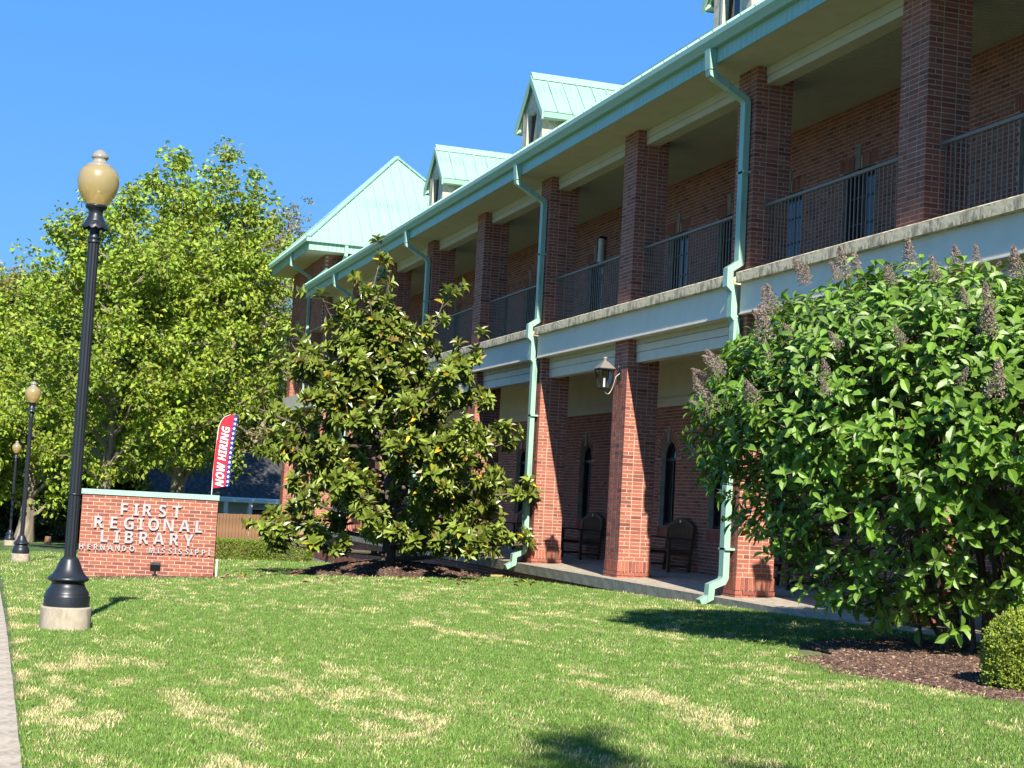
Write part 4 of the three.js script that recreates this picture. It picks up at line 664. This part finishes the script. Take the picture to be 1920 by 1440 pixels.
  for (let i = 0; i < 700 && n < 54; i++) { const d = rdir(r); d.y = Math.abs(d.y) * 1.15 - 0.05; if (d.z < -0.35) continue; d.normalize(); const e = rad(d).multiplyScalar(0.95 + 0.08 * r()).add(V(cx, cy, cz)); if (e.x > 10.3) continue; const m = mesh('seed_head', heads[i % 4], M.seed, t), h = 0.17 + 0.21 * r(); m.position.copy(e); m.quaternion.setFromUnitVectors(V(0, 1, 0), d.clone().add(V(0, 1.1, 0)).add(rdir(r).multiplyScalar(0.75)).normalize()); m.scale.set(h, h, h); n++; }
}
// ---------------------------------------------------------------- clipped boxwoods
function clipped(name, label, inside, box, n, seed, col, size = 0.022, group) { // small leaves through a clipped volume
  const t = thing(name, label, 'hedge', group), r = rng(seed), list = [], cols = [], st = new GB(), ctr = V((box[0] + box[3]) / 2, 0, (box[2] + box[5]) / 2);
  for (let i = 0, k = 0; k < n && i < n * 8; i++) { const p = V(lerp(box[0], box[3], r()), lerp(box[1], box[4], r()), lerp(box[2], box[5], r())), q = inside(p); if (q > 1 || (q < 0.80 && r() > 0.12)) continue; k++; const s = 0.75 + 0.6 * r(); for (let j = 0; j < 3; j++) { const d = rdir(r).add(V(0, 0.5, 0)).normalize(); list.push(leafMatrix(p.clone().addScaledVector(rdir(r), size * 0.8), d, rdir(r).add(V(0, 0.8, 0)), size * (0.9 + 0.5 * r()), size * 0.75)); const m = s * (0.7 + 0.6 * r()); cols.push(C(col[0] * m, col[1] * m, col[2] * m)); } }
  for (let i = 0; i < 40; i++) { const p = V(lerp(box[0], box[3], 0.1 + 0.8 * r()), box[1] - 0.03, lerp(box[2], box[5], 0.1 + 0.8 * r())), e = p.clone().add(V((r() - 0.5) * 0.3, (box[4] - box[1]) * (0.5 + 0.4 * r()), (r() - 0.5) * 0.3)); st.tube(curve(p, e, 0, r, 3), [0.012, 0.009, 0.006, 0.003], 4); }
  st.build('stems', M.twig, t); copies('foliage', gSmall, M.leaf, list, t, cols); return t;
}
{ const x = 7.86, z = -10.12, y = g(x, z), R = 0.51, H = 0.66; clipped('boxwood', 'small rounded boxwood with yellow green leaves beside the mulch', (p) => { const n = 0.92 + 0.16 * fbm(p.x * 5, p.z * 5 + p.y * 4, 61, 2); return Math.max(Math.hypot((p.x - x) / R, (p.z - z) / R, Math.max(0, (p.y - y - 0.35)) / (H - 0.35)), Math.hypot((p.x - x) / R, (p.z - z) / R)) / n; }, [x - R, y + 0.04, z - R, x + R, y + H, z + R], 9000, 33, [0.24, 0.31, 0.022], 0.026); }
const hedges = [['clipped yellow green hedge beyond the brick sign, beside the flag', 6.15, 8.1], ['clipped yellow green hedge beyond the magnolia, nearer the library', 8.2, 9.9]];
hedges.forEach(([label, xa, xb], i) => { const z = -50.2, y = Math.min(g(xa, z), g(xb, z)) + 0.02, H = 0.68; clipped('clipped_hedge', label, (p) => { const n = 0.95 + 0.1 * fbm(p.x * 3, p.z * 3 + p.y * 3, 62, 2); return Math.max(Math.abs(p.x - (xa + xb) / 2) / ((xb - xa) / 2), Math.abs(p.z - z) / 0.5, (p.y - y) / H) / n; }, [xa, y, z - 0.5, xb, y + H, z + 0.5], 5200, 37 + i, [0.19, 0.26, 0.02], 0.04, 'clipped hedges by the far end of the library'); });

// ---------------------------------------------------------------- trees
const sprays = [0, 1, 2].map(v => { const b = new GB(), q = rng(40 + v); for (let i = 0; i < 9; i++) { const p = rdir(q).multiplyScalar(0.42 * Math.cbrt(q())), d = p.clone().add(rdir(q).multiplyScalar(0.4)).add(V(0, -0.12, 0)).normalize(), u = rdir(q).add(V(0, 1.2, 0.3)), m = leafMatrix(p, d, u, 0.30 + 0.12 * q(), 0.26), gg = gSmall.attributes.position; for (let k = 0; k < gg.count; k += 3) { const t = [0, 1, 2].map(s => V(gg.getX(k + s), gg.getY(k + s), gg.getZ(k + s)).applyMatrix4(m)); b.tri(t[0], t[1], t[2]); } } return b.geo(); });
function tree(name, label, o) {
  const t = thing(name, label, 'tree', o.group), r = rng(o.seed), wood = new GB(), trunkG = new GB(), gy = g(o.x, o.z) - 0.1, list = [[], [], []], cols = [[], [], []], h = o.h, base = o.base ?? 0.28;
  const put = (p, sc) => { const v = Math.floor(r() * 3), e = new THREE.Euler(r() * 0.9 - 0.45, r() * 6.283, r() * 0.9 - 0.45), s = o.leaf * (0.75 + 0.5 * r()) * sc; list[v].push(new THREE.Matrix4().makeRotationFromEuler(e).scale(V(s, s, s)).setPosition(p)); const k = 0.62 + 0.75 * r(), y = r() * 0.35; cols[v].push(C(o.col[0] * k * (1 + y), o.col[1] * k, o.col[2] * k)); };
  const trunk = []; for (let i = 0; i <= 10; i++) { const s = i / 10; trunk.push(V(o.x + (o.lean || 0) * s * h + 0.25 * Math.sin(s * 4 + o.seed), gy + s * h * 0.86, o.z + 0.25 * Math.sin(s * 5 + o.seed * 2))); }
  trunkG.tube(trunk, trunk.map((_, i) => (o.tr || h * 0.021) * (Math.pow(1 - i / 10.5, 0.8) + (i === 0 ? 0.35 : 0))), 9).build('trunk', M.bark, t);
  const env = (s) => { const q = (s - base) / (1 - base); return q < 0 ? 0 : Math.pow(Math.sin(Math.PI * Math.pow(clamp(q, 0, 1), o.pow ?? 0.72) * 0.93 + 0.16), 0.75); };
  const N = o.limbs || 30;
  for (const [off, top, n] of o.tops || []) { // leaders that break the outline
    const A = trunk[5].clone(), B = V(o.x + off * 0.95, gy + top, o.z + off * 0.31 + (r() - 0.5)), L = curve(A, B, 0.03, r, 7, 0.05); wood.tube(L, L.map((_, k) => lerp(0.10, 0.015, k / 7)), 6);
    for (let k = 0; k < n; k++) { const fi = Math.min(6.99, 7 * (0.42 + 0.58 * (k + r()) / n)), p = L[Math.floor(fi)].clone().lerp(L[Math.floor(fi) + 1], fi % 1), e = p.clone().add(rdir(r).add(V(0, 0.35, 0)).multiplyScalar((1.25 - fi / 9) * (0.4 + 0.8 * r()))); wood.tube([p, e], [0.02, 0.006], 4); for (let j = 0; j < o.density + 3; j++) put(p.clone().lerp(e, 0.4 + 0.7 * r()).addScaledVector(rdir(r), 0.38 * Math.cbrt(r())), 1); }
  }
  for (let i = 0; i < N; i++) {
    const s = base + (1 - base) * 0.96 * Math.pow((i + 0.3) / N, 0.9), az = i * 2.39996 + r(), n = 0.66 + 0.55 * vnoise(i * 2.3 + o.seed, 1, 5), len = o.R * env(s) * n, ti = clamp((s - 0.10) / 0.86, 0.04, 0.98) * 10, A = trunk[Math.floor(ti)].clone().lerp(trunk[Math.min(10, Math.floor(ti) + 1)], ti % 1), B = V(A.x + Math.cos(az) * len, gy + s * h + 0.08 * h * (r() - 0.3), A.z + Math.sin(az) * len);
    const L = curve(A, B, 0.05, r, 7, 0.07), r0 = 0.010 * h * (1.15 - s) + 0.02; wood.tube(L, L.map((_, k) => lerp(r0, 0.018, k / 7)), 6);
    const n2 = Math.round(4 + len * (o.twigs || 2.2));
    for (let k = 0; k < n2; k++) {
      const f = 0.28 + 0.72 * (k + r()) / n2, fi = Math.min(6.99, f * 7), p = L[Math.floor(fi)].clone().lerp(L[Math.floor(fi) + 1], fi % 1), d = rdir(r).add(B.clone().sub(A).normalize().multiplyScalar(0.7)).add(V(0, 0.3, 0)).normalize(), l = (0.5 + 0.9 * r()) * o.R * 0.26, e = p.clone().addScaledVector(d, l), q = curve(p, e, -0.05, r, 3, 0.08); wood.tube(q, [0.022, 0.016, 0.011, 0.006], 4);
      const nl = Math.round(o.density * (0.6 + 0.8 * r()));
      for (let j = 0; j < nl; j++) { const a = q[1 + Math.floor(r() * 3)]; put(a.clone().addScaledVector(rdir(r), l * 0.36 * Math.cbrt(r()) + 0.10), 1); }
    }
  }
  wood.build('limbs', M.bark, t);
  const crown = part('crown', t); for (let v = 0; v < 3; v++) copies('leaf_sprays', sprays[v], M.leaf, list[v], crown, cols[v]);
  return t;
}
const G1 = [0.225, 0.355, 0.020], G2 = [0.190, 0.295, 0.022], G3 = [0.225, 0.265, 0.048], G4 = [0.060, 0.110, 0.018];
const at = (px, depth) => { const d = V((px - 960) / 2884, 0, -1).applyEuler(camera.rotation).multiplyScalar(depth); return [d.x, d.z]; };
function treeAt(px, depth, name, label, o) { const [x, z] = at(px, depth); return tree(name, label, { x, z, group: 'trees beyond the lawn', ...o }); }
treeAt(355, 66, 'broadleaf_tree', 'tallest bright green tree with pale trunk, right behind brick sign', { h: 15.8, R: 4.9, seed: 11, leaf: 0.60, col: G1, density: 7, limbs: 44, tr: 0.38, base: 0.28, tops: [[1.05, 17.9, 12], [2.3, 16.6, 10], [-1.0, 17.3, 11], [-2.3, 16.2, 10], [3.3, 15.1, 9], [4.0, 13.6, 8]] });
treeAt(205, 62, 'broadleaf_tree', 'bright green tree crossed by the tall lamp post', { h: 13.8, R: 4.2, seed: 12, leaf: 0.59, col: G1, density: 7, limbs: 38, base: 0.26, tops: [[-1.7, 14.6, 10], [0.3, 15.0, 9], [-2.6, 13.2, 8]] });
treeAt(62, 76, 'broadleaf_tree', 'bright green tree with a flared trunk base beside the farthest lamp post', { h: 12.0, R: 5.0, seed: 13, leaf: 0.66, col: G1, density: 10, limbs: 38, tr: 0.42, base: 0.20 });
treeAt(-75, 84, 'broadleaf_tree', 'bright green tree at the sidewalk edge, cut by the picture border', { h: 13.0, R: 4.2, seed: 14, leaf: 0.62, col: G2, density: 12, limbs: 36, base: 0.14 });
treeAt(505, 84, 'sparse_tree', 'thinly leaved greyish tree between the tallest tree and library roof', { h: 18.6, R: 4.4, seed: 15, leaf: 0.5, col: [0.24, 0.26, 0.09], density: 4, limbs: 40, base: 0.3 });
treeAt(455, 92, 'olive_tree', 'soft olive green tree rising behind the dark shingle roof', { h: 15.0, R: 5.6, seed: 16, leaf: 0.62, col: G3, density: 12, limbs: 44, base: 0.12 });
treeAt(560, 96, 'olive_tree', 'soft olive green tree against the far end of the library', { h: 13.0, R: 5.2, seed: 17, leaf: 0.62, col: G3, density: 11, limbs: 40, base: 0.12 });
treeAt(15, 104, 'olive_tree', 'distant olive green tree left of the brightest trees', { h: 17.5, R: 6.0, seed: 18, leaf: 0.72, col: G3, density: 12, limbs: 44, base: 0.15 });
treeAt(150, 98, 'olive_tree', 'distant olive green tree behind the lamp post globe', { h: 15.5, R: 5.4, seed: 19, leaf: 0.70, col: G3, density: 11, limbs: 40, base: 0.12 });
treeAt(300, 90, 'olive_tree', 'olive green tree behind the tallest bright tree', { h: 14.5, R: 5.6, seed: 20, leaf: 0.68, col: G2, density: 11, limbs: 40, base: 0.10 });
treeAt(120, 84, 'evergreen_shrub', 'dark evergreen growing low between the tree trunks', { h: 5.6, R: 3.6, seed: 21, leaf: 0.5, col: G4, density: 13, limbs: 34, base: 0.04, tr: 0.12 });
treeAt(15, 86, 'evergreen_shrub', 'dark evergreen low behind the farthest lamp post', { h: 5.8, R: 3.8, seed: 22, leaf: 0.5, col: G4, density: 13, limbs: 34, base: 0.04, tr: 0.12 });
treeAt(235, 80, 'evergreen_shrub', 'dark evergreen low behind the brick sign', { h: 5.0, R: 3.2, seed: 23, leaf: 0.5, col: G4, density: 12, limbs: 30, base: 0.04, tr: 0.12 });
{ // the wood behind, one mass
  const r = rng(77), list = [], cols = []; for (let i = 0; i < 26000; i++) { const a = at(-500 + 1350 * r(), 112 + 26 * r()), top = 6.5 + 4.5 * vnoise(a[0] * 0.12, 3, 9), y = -3.9 + (top + 3.9) * Math.pow(r(), 0.85), s = 1.0 + 0.6 * r(), k = 0.6 + 0.7 * r(); list.push(new THREE.Matrix4().makeRotationFromEuler(new THREE.Euler(r() - 0.5, r() * 6.3, r() - 0.5)).scale(V(s, s, s)).setPosition(a[0], y, a[1])); cols.push(C(0.10 * k, 0.145 * k, 0.025 * k)); }
  tag(copies('distant_wood', sprays[0], M.leaf, list, scene, cols), 'far off green wood closing the view behind the trees', null, null, 'stuff');
}
tree('shade_tree', 'tree behind the viewer whose branch tips shade the lawn', { x: 1.15, z: 7.0, h: 11.5, R: 2.0, seed: 31, leaf: 0.42, col: G2, density: 9, limbs: 26, base: 0.42 });
{ const s = thing('tree_stump', 'small pale sawn stump on the grass below the trees', 'stump'), [x, z] = at(112, 74); const l = lathe([[0.2, -0.1], [0.17, 0.05], [0.14, 0.3], [0.13, 0.36], [0, 0.37]], 12); l.translate(x, g(x, z), z); mesh('stump_wood', l, M.board, s); }

// ---------------------------------------------------------------- grass
{
  const tuft = (n, seed, H) => { const b = new GB(), q = rng(seed); for (let i = 0; i < n; i++) { const a = q() * 6.283, rr = 0.035 * Math.sqrt(q()), p = V(Math.cos(a) * rr, -0.004, Math.sin(a) * rr), h = H * (0.55 + 0.6 * q()), w = 0.0022 + 0.0012 * q(), f = q() * 6.283, s = V(Math.cos(f) * w, 0, Math.sin(f) * w), ln = rdir(q).multiplyScalar(h * 0.45); ln.y = 0; const m = p.clone().add(V(0, h * 0.6, 0)).addScaledVector(ln, 0.45), e = p.clone().add(V(0, h, 0)).add(ln); b.tri(p.clone().sub(s), p.clone().add(s), m.clone().add(s.clone().multiplyScalar(0.8))).tri(p.clone().sub(s), m.clone().add(s.clone().multiplyScalar(0.8)), m.clone().sub(s.clone().multiplyScalar(0.8))).tri(m.clone().sub(s.clone().multiplyScalar(0.8)), m.clone().add(s.clone().multiplyScalar(0.8)), e); } return b.geo(); };
  const geos = [tuft(12, 1, 0.036), tuft(12, 2, 0.036), tuft(8, 3, 0.042)], list = [[], [], []], cols = [[], [], []], r = rng(4242);
  const inBed = (x, z) => { const e = (cx, cz, rx, rz, t) => { const dx = x - cx, dz = z - cz, a = dx * Math.cos(t) + dz * Math.sin(t), b = -dx * Math.sin(t) + dz * Math.cos(t); return (a / rx) ** 2 + (b / rz) ** 2 < 1.0; }; return e(7.85, -31.4, 2.1, 1.7, 0) || e(8.6, -11.3, 1.7, 3.2, 0.08) || e(2.75, -28.95, 1.9, 0.55, -0.17); };
  const zones = [[-6.5, -12, 1700, 1.0], [-12, -18, 1050, 1.1], [-18, -27, 430, 1.45], [-27, -40, 130, 2.2], [-40, -56, 40, 3.0]];
  for (const [za, zb, den, sc] of zones) {
    const n = Math.round((za - zb) * 12 * den);
    for (let i = 0; i < n; i++) {
      const x = 0.24 + 11 * r(), z = lerp(za, zb, r()); if (x > 10.24 + 0.0 || inBed(x, z)) continue;
      const hor = x * 0.95 + z * 0.3125; if (hor > -z * 0.52 + 1.2) continue; // right of the picture's edge
      const d = dead(x, z), st = r() < d * 0.80 + 0.05, v = st ? 2 : r() < 0.5 ? 0 : 1, s = sc * (0.75 + 0.5 * r()), k = 0.6 + 0.7 * r(), base = st ? STRAW : GREEN, mix = st ? 0.15 * r() : 0.12 * r();
      const y = g(x, z); list[v].push(new THREE.Matrix4().makeRotationFromEuler(new THREE.Euler((r() - 0.5) * 0.5, r() * 6.283, (r() - 0.5) * 0.5)).scale(V(s, s * (st ? 0.8 : 0.75 + 0.3 * r()) / Math.sqrt(sc), s)).setPosition(x, y, z));
      const o = st ? GREEN : STRAW; cols[v].push(C(lerp(base[0], o[0], mix) * k, lerp(base[1], o[1], mix) * k, lerp(base[2], o[2], mix) * k));
    }
  }
  const G = new THREE.Group(); G.name = 'lawn_grass'; scene.add(G); tag(G, 'short mown grass blades, green mixed with straw', null, null, 'stuff');
  for (let v = 0; v < 3; v++) copies('grass_blades', geos[v], M.grass, list[v], G, cols[v]);
  console.log('tufts', list.map(l => l.length).join());
}
{ // dropped magnolia leaves on turf and mulch
  const r = rng(66), list = [], cols = []; for (let i = 0; i < 90; i++) { const a = r() * 6.283, q = 1.2 + 3.4 * Math.sqrt(r()), x = 7.6 + Math.cos(a) * q, z = -30.6 + Math.sin(a) * q * 1.1; if (x > 10.1) continue; const d = V(Math.cos(r() * 6.3), 0.12 * (r() - 0.5), Math.sin(r() * 6.3)), m = 0.7 + 0.6 * r(); list.push(leafMatrix(V(x, g(x, z) + 0.045 + 0.3 * Math.max(0, 1 - Math.hypot((x - 7.85) / 2.1, (z + 31.4) / 1.7)), z), d, V(0.3 * (r() - 0.5), 1, 0.3 * (r() - 0.5)), 0.15, 0.07)); cols.push(r() < 0.3 ? C(0.45 * m, 0.28 * m, 0.05 * m) : C(0.24 * m, 0.14 * m, 0.07 * m)); }
  tag(copies('fallen_leaves', gMagnolia, M.waxyI, list, scene, cols), 'scattered fallen magnolia leaves on the grass and mulch', null, null, 'stuff');
}
renderer.render(scene, camera);
